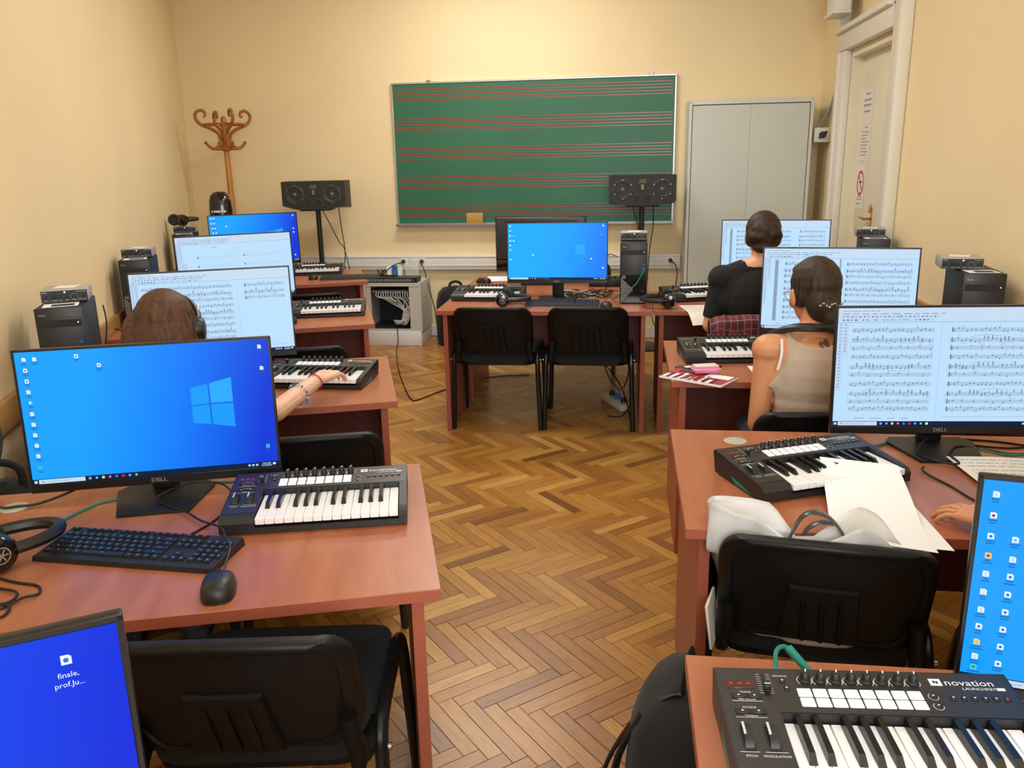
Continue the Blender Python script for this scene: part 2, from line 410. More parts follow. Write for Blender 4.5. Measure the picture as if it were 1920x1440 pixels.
for k in range(-170, 170):
    for mm in range(-22, 22):
        bu, bv = k + mm * n, k - mm * n
        for kind in (0, 1):
            # u axis at -45 degrees, v axis at +45 degrees
            u0, v0 = (bu, bv) if kind == 0 else (bu, bv + 1)
            cu, cv = (u0 + n / 2, v0 + .5) if kind == 0 else (u0 + .5, v0 + n / 2)
            
            def uv(u, v): return -.573 + PW * (u * math.cos(R(-45) + RA) + v * math.cos(R(45) + RA)), 2.515 + PW * (u * math.sin(R(-45) + RA) + v * math.sin(R(45) + RA))
            cx, cy = uv(cu, cv)
            if not in_room(cx, cy, .1): continue
            ox, oy = uv(u0 + kind, v0); a = RA + (R(-45) if kind == 0 else R(45))
            planks.append((ox, oy, a, cx, cy))
def open_floor(x, y):       # the gangway and the gap by the centre desk that the desks leave free
    s = seen(x, y)
    if not s or not (-20 < s[0] < 1940 and 600 < s[1] < 1470): return False
    lxe = -.40 - (y - 1.5) * .34
    return lxe - .05 < x < .2 and not (4.7 < y < 6.1 and x > -.95)
scored = sorted(planks, key=lambda p: (0 if open_floor(p[3], p[4]) else 1, p[4]))
rest = MB(); rest.uv = []; rr = random.Random(3)
for i, (ox, oy, a, cx, cy) in enumerate(scored):
    dz = rr.uniform(-.0007, 0)
    if i < 300: link('plank', pme, floor, (ox, oy, dz), (0, 0, a))
    else: rest.add(pb.v, pb.f, 0, TR(ox, oy, dz, rz=a)); rest.uv += pb.uv
tag(rest.build('parquet_field', 'parquet', floor, smooth=0), kind='stuff')
struct(MB().prism(fp, ZC, ZC + .1).build('ceiling', 'ceiling_paint', smooth=0))
struct(MB().box(CLX - .4, XR + T, D, D + T, -.1, ZC + .1).build('wall_back', 'wall_paint', smooth=0))
nx, ny = -math.cos(LA) * T, -math.sin(LA) * T
struct(MB().prism([(XLF, YF), (CLX, D), (CLX + nx, D + ny), (XLF + nx, YF + ny)], -.1, ZC + .1).build('wall_left', 'wall_paint', smooth=0))
# right wall with the door opening
DY0, DY1, DZ = 5.42, 6.52, 2.24
wr = MB(); wr.box(XR, XR + T, YF, DY0, -.1, ZC + .1); wr.box(XR, XR + T, DY1, D, -.1, ZC + .1); wr.box(XR, XR + T, DY0, DY1, DZ, ZC + .1)
struct(wr.build('wall_right', 'wall_paint', smooth=0))
# wall behind the photographer with a tall window
WX0, WX1, WZ0, WZ1 = -.27, 1.23, .95, 2.95
wf = MB(); wf.box(XLF - .1, WX0, YF - T, YF, -.1, ZC + .1); wf.box(WX1, XR + T, YF - T, YF, -.1, ZC + .1); wf.box(WX0, WX1, YF - T, YF, -.1, WZ0); wf.box(WX0, WX1, YF - T, YF, WZ1, ZC + .1)
struct(wf.build('wall_front', 'wall_paint', smooth=0))
win = struct(thing('window_1', None, None, (0, 0, 0)))
fr = MB(); y0, y1 = YF - .1, YF - .05
for a in (WX0, (WX0 + WX1) / 2 - .03, WX1 - .06): fr.box(a, a + .06, y0, y1, WZ0, WZ1)
for a in (WZ0, WZ1 - .06, 2.3): fr.box(WX0, WX1, y0, y1, a, a + .06)
fr.build('window_frame', 'white_lacquer', win); MB().box(WX0 - .05, WX1 + .05, YF - .02, YF + .12, WZ0 - .04, WZ0).build('window_sill', 'white_lacquer', win)
# wooden rails along the side walls
Lw = (D - YF) / math.cos(LA)
bl = MB(); bl.rbox(0, Lw - .02, -.026, -.001, .70, .805, .005)
struct(bl.build('trim_1', 'rail_wood', loc=(XLF, YF, 0), rot=(0, 0, R(90) + LA)))
bl = MB(); bl.rbox(XR - .025, XR - .001, YF + .01, DY0 - .22, .705, .80, .005); struct(bl.build('trim_2', 'rail_wood'))
bb = MB(); bb.box(CLX + .15, XR - .001, D - .016, D - .001, 0, .09); struct(bb.build('baseboard_back', 'trunk_white'))
bb = MB(); bb.box(XR - .016, XR - .001, YF + .01, DY0 - .22, 0, .09); struct(bb.build('baseboard_right', 'rail_wood'))
bb = MB(); bb.box(.02, Lw - .05, -.016, -.001, 0, .09); struct(bb.build('baseboard_left', 'rail_wood', loc=(XLF, YF, 0), rot=(0, 0, R(90) + LA)))
# ceiling tubes' fittings (above the picture)
for x, y in ((-.15, 2.1), (-.75, 4.3), (-1.1, 6.15)):
    t = thing('ceiling_light', ('long white fluorescent fitting above the two foremost rows of desks', 'long white fluorescent fitting above the middle of the gangway', 'long white fluorescent fitting close to the chalkboard')[(y > 3) + (y > 5)], 'ceiling light', (x, y, 3.29), R(12), 'ceiling fittings in a row')
    MB().box(-.66, .66, -.13, .13, .01, .11).build('housing', 'white_lacquer', t)
# ---------------------------------------------------------------- door in the right wall
dr = struct(thing('door_1', None, None, (0, 0, 0)))
leaf = MB(); leaf.box(XR + .075, XR + .12, DY0 + .02, DY1 - .02, .005, DZ - .03); leaf.build('door_leaf', 'door_lacquer', dr)
pn = MB(); 
for z0, z1 in ((.15, .85), (1.05, 2.1)): pn.rbox(XR + .068, XR + .078, DY0 + .13, DY1 - .13, z0, z1, .004)
pn.build('door_panel', 'door_lacquer', dr)
cs = MB()
cs.rbox(XR - .05, XR - .001, DY1, DY1 + .19, 0, DZ + .02, .006); cs.rbox(XR - .062, XR - .001, DY1 + .13, DY1 + .2, 0, DZ + .02, .006); cs.build('door_casing', 'white_lacquer', dr)
cs = MB(); cs.rbox(XR - .05, XR - .001, DY0 - .2, DY0, 0, ZC - .02, .006); cs.rbox(XR - .07, XR - .001, DY0 - .21, DY0 - .13, 0, ZC - .02, .006); cs.build('door_casing', 'white_lacquer', dr)
cs = MB(); cs.rbox(XR - .06, XR - .001, DY0 + .002, DY1 + .2, DZ + .02, DZ + .16, .006); cs.rbox(XR - .09, XR - .001, DY0 + .002, DY1 + .2, DZ + .14, DZ + .175, .005); cs.build('door_header', 'white_lacquer', dr)
rv = MB(); rv.box(XR, XR + .075, DY1 - .02, DY1 - .001, 0, DZ - .001); rv.box(XR, XR + .075, DY0 + .001, DY0 + .02, 0, DZ - .001); rv.box(XR, XR + .075, DY0 + .02, DY1 - .02, DZ - .03, DZ - .001); rv.build('door_lining', 'door_lacquer', dr)
hd = MB(); hy = 5.95; hd.rbox(XR + .066, XR + .074, hy - .02, hy + .02, 1.0, 1.2, .003); hd.cyl((XR + .07, hy, 1.13), (XR + .015, hy, 1.13), .009); hd.cyl((XR + .02, hy, 1.13), (XR + .02, hy + .11, 1.135), .009, r2=.007)
hd.lathe([(.004, 0), (.008, .004), (.008, .05), (.004, .055)], 10, M=TR(XR + .055, hy, 1.17)); hd.build('door_handle', 'brass', dr)
def notice(name, label, yc, zc, wd, ht, lines, extra=None, m='paper_warm'):
    t = thing(name, label, 'notice', (XR + .0665, yc, zc), R(-90), 'notices stuck on the door')
    # local frame: x runs along the door towards the photographer, paper faces -y
    MB().box(-wd / 2, wd / 2, 0, .001, -ht / 2, ht / 2).build('sheet', m, t)
    b = MB(); r2 = random.Random(len(label))
    for z, h, x0, x1 in lines:
        x = x0
        while x < x1:
            l = r2.uniform(.010, .03); b.rect(x, min(x + l, x1), z, z + h, -.0006); x += l + .006
    if lines: b.build('printed_lines', 'ink_light', t, smooth=0)
    if extra: extra(t)
    return t
notice('paper_notice', 'white paper notice with bold typed lines, topmost on the door', 6.265, 1.868, .26, .23, [(.075, .012, -.05, .06), (.035, .013, -.085, .085), (-.0, .014, -.085, .085), (-.04, .013, -.085, .07)])
notice('paper_notice', 'white paper notice with many fine typed lines, below the bold one', 6.255, 1.625, .26, .23, [(.10, .008, -.03, .05)] + [(.07 - i * .022, .007, -.09, .085 - (i % 3) * .03) for i in range(8)])
def ring(t):
    b = MB(); ro, rn = .085, .068
    V = []; F = []
    for i in range(32):
        a = 2 * math.pi * i / 32; V += [(ro * math.cos(a), -.0008, .02 + ro * math.sin(a)), (rn * math.cos(a), -.0008, .02 + rn * math.sin(a))]
    F = [(2 * i, 2 * ((i + 1) % 32), 2 * ((i + 1) % 32) + 1, 2 * i + 1) for i in range(32)]
    b.add(V, F); b.add([(-.062, -.0009, .072), (-.05, -.0009, .082), (.062, -.0009, -.032), (.05, -.0009, -.042)], [(0, 1, 2, 3)]); b.build('red_ring', 'led_red_print', t, smooth=0)
    c = MB(); c.rect(-.03, .032, .02, .032, -.0006, 0, TR(0, 0, 0, ry=R(-6))); c.rect(.034, .042, .02, .032, -.0006); c.build('cigarette', 'ink', t, smooth=0)
mat('led_red_print', (190, 44, 52), .6)
notice('no_smoking_sign', 'white no smoking sign with red ring, lowest on the door', 6.28, 1.335, .20, .30, [(-.075, .009, -.045, .045), (-.095, .009, -.06, .06), (-.125, .008, -.07, .05)], ring)
# cable duct and alarm box above the door, rotary switch by the corner
dk = thing('cable_duct', 'white vertical cable duct beside the door frame near the corner', 'cable duct', (XR, 6.66, 0))
MB().rbox(-.075, -.001, -.05, .05, 2.42, ZC - .01, .005).build('duct_cover', 'trunk_white', dk)
bx_ = thing('junction_box', 'white box on the duct above the door frame', 'junction box', (XR - .0765, 6.45, 2.585))
MB().rbox(-.10, 0, -.12, .16, -.09, .35, .01).build('box_body', 'trunk_white', bx_); MB().rbox(-.115, 0, -.13, .17, -.11, -.09, .004).build('box_lip', 'white_lacquer', bx_)
sw = thing('rotary_switch', 'grey square switch box with black rotary knob beside the door casing', 'switch', (XR, 7.04, 1.70))
MB().rbox(-.115, -.001, -.04, .04, -.055, .055, .006).build('box_body', 'cabinet_edge', sw)
k = MB(); k.cyl((-.06, -.0405, 0), (-.06, -.06, 0), .026, 18); k.rbox(-.038, .038, -.072, -.0605, -.009, .009, .004, M=TR(-.06, 0, 0, ry=R(-40))); k.build('knob', 'black_plastic', sw)
for i in range(4): MB().tube([(-.085 + .022 * i, 0, .056), (-.045 + .012 * i, -.06, .15 + .03 * i), (-.006, -.10, .24 + .03 * i)], .005, 6).build('switch_wire', 'print_grey', sw)
# ---------------------------------------------------------------- wall trunking with sockets on the back wall
tr = thing('wall_trunking', 'long white cable trunking with sockets along the back wall', 'trunking', (0, D, 0))
MB().rbox(-3.7, .47, -.05, -.001, .615, .745, .006).build('trunking_body', 'trunk_white', tr)
MB().rbox(-3.69, .46, -.056, -.05, .645, .66, .002).build('trunking_lip', 'white_lacquer', tr); MB().rbox(-3.69, .46, -.056, -.05, .725, .735, .002).build('trunking_lip', 'white_lacquer', tr)
for x in (-1.995, -1.91, -1.825, .285, .385):
    so = MB().rbox(x - .04, x + .04, -.054, -.05, .65, .735, .002).build('socket', 'white_lacquer', tr)
    b = MB(); b.lathe([(.021, 0), (.021, .002), (.018, .0025)], 18, M=TR(x, -.054, .692, rx=R(90))); b.build('socket_ring', 'trunk_white', so)
    b = MB(); 
    for s_ in (-1, 1): b.cyl((x + s_ * .009, -.0565, .692), (x + s_ * .009, -.0575, .692), .003, 8)
    b.build('socket_hole', 'print_dark', so)
def plug(label, x, pts):
    t = thing('power_cable', label, 'power cable', (0, 0, 0))
    b = MB(); y = D - .0575; b.cyl((x, y, .692), (x, y - .03, .692), .019, 14, r2=.013); b.cyl((x, y - .03, .692), (x, y - .05, .69), .011, 10, r2=.006); b.build('plug', 'black_plastic', t)
    MB().tube(spline([(x, y - .05, .69)] + pts, 8), .0045, 6).build('cord', 'black_cable', t); return t
plug('black power cord plugged in above the open rack, drooping onto it', -1.995, [(-2.08, 7.30, .66), (-2.17, 7.24, .58), (-2.2, 7.2, .565)])
plug('black power cord dropping steeply from the socket towards the slumped backpack', -1.825, [(-1.79, 7.31, .62), (-1.72, 7.22, .42), (-1.68, 7.2, .25), (-1.66, 7.18, .01)])
plug('black power cord curling down from the socket beside the grey cabinet', .385, [(.42, 7.3, .67), (.44, 7.26, .6), (.42, 7.2, .45), (.36, 7.1, .3), (.34, 7.05, .02)])
# ================================================================ builders
ZD = .735                       # desk top height
DW, DD = 1.25, .735             # desk width, depth
def make_desk(label, loc, rz, grom=None, DW=DW, mz=.30):
    """origin: front right corner on the floor for the left row (x runs to the left), see sx"""
    t = thing('computer_desk', label, 'desk', loc, rz, 'cherry laminate desks of the music lab')
    MB().rbox(0, DW, .0015, DD, ZD - .025, ZD, .0012, 1).build('desk_top', 'laminate', t)
    MB().box(.0, DW, 0, .0015, ZD - .025, ZD - .0012).build('edge_band', 'laminate_edge', t, 0)
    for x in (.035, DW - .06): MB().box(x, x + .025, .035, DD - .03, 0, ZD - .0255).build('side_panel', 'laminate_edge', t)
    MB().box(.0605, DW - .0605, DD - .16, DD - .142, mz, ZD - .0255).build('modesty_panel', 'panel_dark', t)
    if grom:
        g = MB(); g.lathe([(.034, ZD + .0003), (.034, ZD + .002), (.030, ZD + .003)], 24, M=TR(*grom)); g.build('grommet', 'grommet', t)
    return t
def desk_xy(corner_front_left, a, x, y):
    c = Vector(corner_front_left); return (c.x + x * math.cos(a) - y * math.sin(a), c.y + x * math.sin(a) + y * math.cos(a))

# ---------------------------------------------------------------- chair
def make_chair():
    t = thing('visitor_chair', 'chair', 'chair')
    # seat cushion and its underside shell
    def seatz(x, y): return .462 - .018 * max(0, (y - .15) / .1) ** 2 + .010 * (abs(x) / .23) ** 2
    b = MB(); poly = rrect(-.225, .225, -.205, .262, .08, 6)
    n = len(poly); V = []; F = []
    for (k, z0) in ((1, .418), (1, .446), (.985, .456), (.93, .462)):
        V += [(x * k, y * k, z0 + (seatz(x * k, y * k) - .462 if z0 > .44 else 0)) for x, y in poly]
    V.append((0, 0, .462)); c = len(V) - 1
    for r_ in range(3): F += [(r_ * n + i, r_ * n + (i + 1) % n, (r_ + 1) * n + (i + 1) % n, (r_ + 1) * n + i) for i in range(n)]
    F += [(3 * n + i, 3 * n + (i + 1) % n, c) for i in range(n)] + [list(range(n - 1, -1, -1))]
    b.add(V, F); b.build('seat', 'black_fabric', t, 50)
    b = MB(); b.prism(rrect(-.215, .215, -.195, .25, .06, 5), .398, .4175); b.build('seat_shell', 'chair_plastic', t)
    # backrest: curved shell, thick rim, handle pad with ribs
    def P(u, v, off):       # u -1..1 across, v 0..1 up, off along the outward (rear) normal
        x = .228 * u; z = .490 + .275 * v
        y = -.262 - .088 * v + .055 * abs(u) ** 2.2 + .004 * math.cos(3 * v)
        return (x, y - off, z)
    def outline(k):
        pts = []
        for x, y in rrect(-1 * k, 1 * k, 0 + (1 - k) * .5, 1 - (1 - k) * .5, .26 * k, 6):
            v = y
            if v < .30 and abs(x) < .96: v = y - (.10 * (1 - (x / .96) ** 2)) * (1 - y / .30) * 1.0   # bottom edge bows down
            pts.append((x, v))
        return pts
    b = MB(); rings = []
    def ringpts(k, off): return [P(u, v, off) for u, v in outline(k)]
    seq = [ringpts(.93, -.012), ringpts(.99, -.014), ringpts(1.0, 0), ringpts(.985, .014), ringpts(.93, .018), ringpts(.87, .016), ringpts(.855, .010)]
    n = len(seq[0]); V = [p for r_ in seq for p in r_]; F = []
    for r_ in range(len(seq) - 1): F += [(r_ * n + i, (r_ + 1) * n + i, (r_ + 1) * n + (i + 1) % n, r_ * n + (i + 1) % n) for i in range(n)]
    b.add(V, F); b.build('back_rim', 'chair_plastic', t, 60)
    def fill(k, off, rev):
        o = outline(k); V = []; F = []; m_ = 5; n = len(o); cu, cv = 0, .5
        for j in range(m_):
            s_ = 1 - j / m_
            V += [P(cu + (u - cu) * s_, cv + (v - cv) * s_, off) for u, v in o]
        V.append(P(cu, cv, off)); c = len(V) - 1
        for j in range(m_ - 1): F += [(j * n + i, j * n + (i + 1) % n, (j + 1) * n + (i + 1) % n, (j + 1) * n + i) for i in range(n)]
        F += [((m_ - 1) * n + i, (m_ - 1) * n + (i + 1) % n, c) for i in range(n)]
        return V, ([f[::-1] for f in F] if rev else F)
    b = MB(); V, F = fill(.86, .010, True); b.add(V, F); b.build('back_shell', 'chair_plastic', t, 60)
    b = MB(); V, F = fill(.94, -.013, False); b.add(V, F); b.build('backrest', 'black_fabric', t, 60)
    b = MB()
    V = []; 
    for (u, v) in ((-.34, .62), (.30, .62), (.36, .02), (-.40, .02)): V.append(P(u, v, .011))
    for (u, v) in ((-.32, .60), (.28, .60), (.34, .04), (-.38, .04)): V.append(P(u, v, .022))
    b.add(V, [(4, 7, 6, 5), (0, 4, 5, 1), (1, 5, 6, 2), (2, 6, 7, 3), (3, 7, 4, 0)])
    for u in (-.19, -.02, .15): b.tube([P(u, .50, .022), P(u + .01, .30, .023), P(u + .025, .06, .022)], .006, 6)
    b.build('back_grip', 'chair_plastic', t, 40)
    # tubular frame: one inverted U each side
    for s_ in (-1, 1):
        pts = spline([(s_ * .262, -.185, .002), (s_ * .252, -.19, .25), (s_ * .247, -.19, .40), (s_ * .245, -.16, .462), (s_ * .245, -.09, .475), (s_ * .245, .06, .468)], 5)
        MB().tube(pts, .019, 10, flat=((1, 0, 0), .78)).build('leg', 'chair_tube', t)
        pts = spline([(s_ * .2445, .04, .470), (s_ * .2445, .14, .462), (s_ * .247, .20, .41), (s_ * .252, .225, .25), (s_ * .262, .25, .002)], 5)
        MB().tube(pts, .019, 10, flat=((1, 0, 0), .78)).build('leg', 'chair_tube', t)
        b = MB(); b.tube(spline([(s_ * .228, -.13, .452), (s_ * .224, -.19, .446), (s_ * .215, -.235, .452), (s_ * .207, -.255, .50), (s_ * .203, -.262, .56)], 5), .017, 8, flat=((1, 0, 0), 1.1)); b.rbox(s_ * .212 - .016, s_ * .212 + .016, -.262, -.222, .432, .50, .012, 3); b.build('back_bracket', 'chair_plastic', t, 60)
        b = MB(); b.cyl((s_ * .260, -.185, .43), (s_ * .267, -.185, .43), .008, 10); b.build('bolt', 'steel', t)
    b = MB()
    for y in (-.12, .14): b.cyl((-.242, y, .40), (.242, y, .40), .011, 8)
    b.build('crossbar', 'chair_tube', t); return t

# ---------------------------------------------------------------- monitors
SW, SH = .597, .336
def screen_details(kind, seed, opts):
    """flat print of the lit display: returns MB in screen coordinates (x right 0..1, y up 0..1)"""
    b = MB(); r = random.Random(seed); mats = ['scr_page', 'scr_panel', 'scr_bar', 'scr_line', 'scr_note', 'scr_grey', 'scr_task', 'scr_search', 'scr_white', 'scr_logo', 'scr_logo2', 'scr_icon2', 'scr_icon3', 'scr_icon4', 'scr_icon5', 'scr_txt', 'scr_shadow', 'scr_sel']
    ix = {k: i for i, k in enumerate(mats)}
    lay = [0]
    def q(x0, x1, y0, y1, m, l=1):
        b.rect(x0 * SW, x1 * SW, y0 * SH, y1 * SH, -.0003 * l, ix[m])
    def pg(pts, m, l=1): b.add([(x * SW, -.0003 * l, y * SH) for x, y in pts], [list(range(len(pts)))], ix[m])
    # task bar
    q(0, 1, 0, .040, 'scr_task', 1)
    q(.024, .206, .004, .036, 'scr_search', 2); q(.036, .045, .014, .026, 'scr_grey', 3)
    b.text('Type here to search', .0068, ix['scr_grey'], TR(.052 * SW, -.0009, .014 * SH, rx=R(90)))
    for dx in (0, .0062):
        for dy in (0, .011): q(.0065 + dx, .0115 + dx, .010 + dy, .019 + dy, 'scr_white', 2)
    for i, c in enumerate(('scr_grey', 'scr_icon4', 'scr_icon2', 'scr_icon3', 'scr_icon4', 'scr_icon3', 'scr_icon4', 'scr_icon5') + (('scr_white',) if kind == 'score' else ())):
        x = .217 + i * .0265; pg([(x + .0075 + .0065 * math.cos(a * .785), .020 + .0115 * math.sin(a * .785)) for a in range(8)], c, 2)
        if i in (1, 3, 6, 7): pg([(x + .0075 + .003 * math.cos(a * 1.05), .020 + .005 * math.sin(a * 1.05)) for a in range(6)], 'scr_white', 3)
    b.text('9:24 AM', .0062, ix['scr_white'], TR(.932 * SW, -.0006, .022 * SH, rx=R(90))); b.text('9/15/2020', .0062, ix['scr_white'], TR(.928 * SW, -.0006, .006 * SH, rx=R(90)))
    for i in range(3): q(.872 + i * .016, .882 + i * .016, .012, .028, 'scr_txt', 2)
    q(.976, .988, .014, .030, 'scr_white', 2)
    if kind == 'desk':
        lx_, ly_ = opts.get('logo', (.655, .30))
        # light beams and the four panes
        pn = [((0, .03), (.072, .01), (.072, .165), (0, .155)), ((.079, .008), (.17, -.022), (.17, .165), (.079, .165)), ((0, .165), (.072, .175), (.072, .325), (0, .30)), ((.079, .175), (.17, .175), (.17, .365), (.079, .328))]
        for p in pn: pg([(lx_ + a, ly_ + c) for a, c in p], 'scr_logo' if p is not pn[3] else 'scr_logo2', 1)
        def icon(x, y, c='scr_white', c2=None, tl=.03):
            pg([(x - .0072, y - .0135), (x + .0078, y - .0135), (x + .0078, y + .009), (x + .0035, y + .015), (x - .0072, y + .015)], c, 1)
            if c2: pg([(x + .0042 * math.cos(k * 1.05), y + .0076 * math.sin(k * 1.05)) for k in range(6)], c2, 2)
            else: 
                for k in range(3): q(x - .0042, x + .0042, y - .007 + k * .0065, y - .005 + k * .0065, 'scr_grey', 2)
            for k in range(2):
                l = r.uniform(.4, 1) * tl; q(x - l / 2, x + l / 2, y - .026 - k * .012, y - .021 - k * .012, 'scr_txt' if opts.get('bright') else 'scr_shadow', 1)
        for a in opts.get('icons', []): icon(*a)
        if opts.get('caption'):
            x, y = opts['caption']; b.text('finale,', .0076, ix['scr_white'], TR(x * SW, -.0009, (y - .050) * SH, rx=R(90)), 'CENTER'); b.text('prof.Ju...', .0076, ix['scr_white'], TR(x * SW, -.0009, (y - .078) * SH, rx=R(90)), 'CENTER')
    else:
        q(0, 1, .04, 1, 'scr_page', 0.5)
        q(0, 1, .885, 1, 'scr_search', 1)
        # title and menu text
        x = .02
        for k in range(11): l = r.uniform(.015, .045); q(x, x + l, .948, .956, 'scr_line', 2); x += l + .014
        x = .02
        for k in range(6): l = r.uniform(.01, .03); q(x, x + l, .972, .978, 'scr_line', 2); x += l + .006
        q(.012, .46, .918, .940, 'scr_bar', 2); q(.012, .44, .890, .912, 'scr_bar', 2)
        for k in range(23):
            x = .02 + k * .0188
            q(x, x + .007, .924, .934, 'scr_sel' if k == 14 else ('scr_note' if k % 3 else 'scr_grey'), 3)
        q(.275, .291, .918, .940, 'scr_sel', 2.5)
        for k in range(22):
            x = .02 + k * .0182
            if r.random() < .8: q(x, x + r.uniform(.005, .012), .896, .906, 'scr_note' if k < 9 or k > 18 else 'scr_line', 3)
        q(0, 1, .880, .884, 'scr_line', 2)
        # palettes
        q(.004, .050, .60, .876, 'scr_bar', 2); q(.004, .028, .30, .60, 'scr_bar', 2)
        for k in range(20):
            y = .86 - k * .028
            q(.010, .017, y, y + .010, 'scr_grey', 3)
            if k < 9: q(.032, .040, y, y + .010, 'scr_grey', 3)
        dv = opts.get('div', .49)
        q(dv, dv + (.010 if opts.get('thick') else .003), .055, .878, 'scr_panel' if not opts.get('thick') else 'scr_grey', 2)
        if opts.get('sidebar'): q(.075, .098, .10, .86, 'scr_grey', 2)
        q(.5, .96, .075, .085, 'scr_panel', 2)
        x = .10
        for k in range(4): l = r.uniform(.02, .05); q(x, x + l, .062, .069, 'scr_line', 3); x += l + .03
        def staff(x0, x1, y, dense, clef):
            g = .0075
            for k in range(5): q(x0, x1, y + k * g, y + k * g + .0012, 'scr_line', 2)
            q(x0, x1, y, y + 4 * g, 'scr_panel', 1.5)
            if clef: q(x0 + .004, x0 + .009, y - .004, y + 4 * g + .008, 'scr_note', 3); q(x0 + .012, x0 + .018, y + .004, y + .022, 'scr_grey', 3)
            x = x0 + (.03 if clef else .008)
            while x < x1 - .01:
                if r.random() < .16: q(x, x + .001, y, y + 4 * g, 'scr_grey', 3); x += .012; continue
                k = r.randint(1, 3) if dense > 1 else 1
                yy = y + r.uniform(-.006, 4 * g)
                for j in range(k): q(x, x + .0065, yy + j * .013, yy + j * .013 + .008, 'scr_note', 3)
                q(x + .0056, x + .0066, yy, yy + .030, 'scr_note', 3)
                if dense > 1 and r.random() < .4: q(x, x + .028, yy - .016, yy - .013, 'scr_grey', 3)
                x += r.uniform(.015, .022) if dense else r.uniform(.03, .06)
        def page(x0, x1, tops, clef, full=True):
            for y in tops:
                if y > .10: staff(x0, x1, y, 1, clef)
                if full and y - .085 > .10: staff(x0, x1, y - .085, 2, clef)
                if full and y - .150 > .10:
                    staff(x0, x1, y - .150, 0, clef); q(x0 - .004, x0 - .003, y - .150, y - .055, 'scr_grey', 3)
                    if r.random() < .7:
                        a = r.uniform(x0 + .05, x0 + .2); pts = [(a + .14 * k / 8, y - .045 + .018 * math.sin(math.pi * k / 8)) for k in range(9)]
                        for k in range(8): q(pts[k][0], pts[k + 1][0], pts[k][1], pts[k][1] + .003, 'scr_grey', 3)
        if kind == 'score':
            page(.065 if not opts.get('sidebar') else .14, dv - .03, [.80, .575, .345, .13], bool(opts.get('sidebar'))); page(dv + .045, .965, [.80, .575, .345, .13] if not opts.get('half') else [.80], True)
            if opts.get('sparse'): pass
        elif kind == 'sparse':
            for y in (.66, .52, .38, .24, .12): 
                for x0, x1 in ((.17, dv - .03), (dv + .05, .93)): 
                    for k in range(5): q(x0, x1, y + k * .009, y + k * .009 + .001, 'scr_line', 2)
                    q(x0, x0 + .01, y, y + .03, 'scr_note', 3)
            q(.30, .34, .82, .83, 'scr_line', 3); q(.03, .08, .15, .60, 'scr_panel', 2)
    return b, mats
def make_monitor(label, loc, rz, tilt, zc, wall, kind, seed=1, opts={}, cable=True):
    t = thing('computer_monitor', label, 'monitor', (loc[0], loc[1], ZD), rz, 'monitors on the desks')
    M = TR(0, 0, zc, rx=-tilt)
    e = .006; x0, x1, z0, z1 = -SW / 2 - e, SW / 2 + e, -SH / 2 - .022, SH / 2 + e
    h = MB(); h.rbox(x0, x1, .0012, .020, z0, z1, .003, 2, M=M)
    h.rbox(x0, x1, -.0025, .0012, z0, -SH / 2 - .001, .001, 1, M=M); h.rbox(x0, x0 + e - .001, -.0015, .0012, z0, z1, .0006, 1, M=M); h.rbox(x1 - e + .001, x1, -.0015, .0012, z0, z1, .0006, 1, M=M); h.rbox(x0, x1, -.0015, .0012, SH / 2 + .001, z1, .0006, 1, M=M)
    h.rbox(-.19, .19, .018, .045, -.12, .12, .012, 2, M=M)
    h.build('housing', 'screen_bezel', t)
    s_ = MB(); s_.rect(-SW / 2, SW / 2, -SH / 2, SH / 2, 0, 0, M); s_.uv = [(0, 0), (1, 0), (1, 1), (0, 1)]
    so = s_.build('screen', wall, t, 0)
    d, mats = screen_details(kind, seed, opts)
    for i, p in enumerate(d.v): d.v[i] = tuple(M @ Vector((p[0] - SW / 2, p[1] - .0002, p[2] - SH / 2)))
    tag(d.build('screen_image', mats, so, 0), kind='stuff')
    lg = MB(); lg.text('DELL', .014, 0, M @ TR(0, -.0027, -SH / 2 - .0155, rx=R(90)), 'CENTER', 1.25); lg.build('logo', 'print_grey', t, 0)
    nk = MB(); nk.rbox(-.035, .035, .045, .065, .008, zc + .02, .006); nk.rbox(-.05, .05, .040, .066, zc - .06, zc + .06, .006); nk.build('stand_neck', 'black_plastic', t)
    bs = MB(); bs.prism([(-.085, -.115), (.085, -.115), (.122, .05), (.10, .085), (-.10, .085), (-.122, .05)], .0005, .009); bs.build('stand_base', 'black_plastic', t)
    return t
def make_monitor_back(label, loc, rz):
    t = thing('computer_monitor', label, 'monitor', (loc[0], loc[1], ZD), rz)
    W, H, zc = .62, .375, .268
    h = MB(); h.rbox(-W / 2, W / 2, .0, .03, zc - H / 2, zc + H / 2, .004); h.build('housing', 'screen_bezel', t)
    b = MB(); b.rbox(-W / 2 + .003, W / 2 - .003, .03, .048, zc - H / 2 + .085, zc + H / 2 - .003, .012, 3); b.build('back_cover', 'monitor_back', t)
    b = MB(); b.rbox(-W / 2 + .06, W / 2 - .06, .047, .0495, zc + H / 2 - .035, zc + H / 2 - .028, .001, 1); b.build('vent_slot', 'black_matte', t)
    b = MB(); b.rbox(-W / 2 + .003, W / 2 - .003, .03, .040, zc - H / 2 + .003, zc - H / 2 + .083, .004); b.build('lower_cover', 'black_gloss', t)
    s_ = MB(); s_.rect(-W / 2 + .01, W / 2 - .01, zc - H / 2 + .025, zc + H / 2 - .01, -.0006); s_.uv = [(0, 0), (1, 0), (1, 1), (0, 1)]; s_.build('screen', 'desktop_b', t, 0)
    b = MB(); b.rbox(-.04, .04, .05, .075, .008, zc, .006); b.build('stand_neck', 'black_plastic', t); b = MB(); b.rbox(-.13, .13, -.07, .12, .0005, .010, .003); b.build('stand_base', 'black_plastic', t)
    return t
mat('monitor_back', (58, 58, 60), .4, .2)

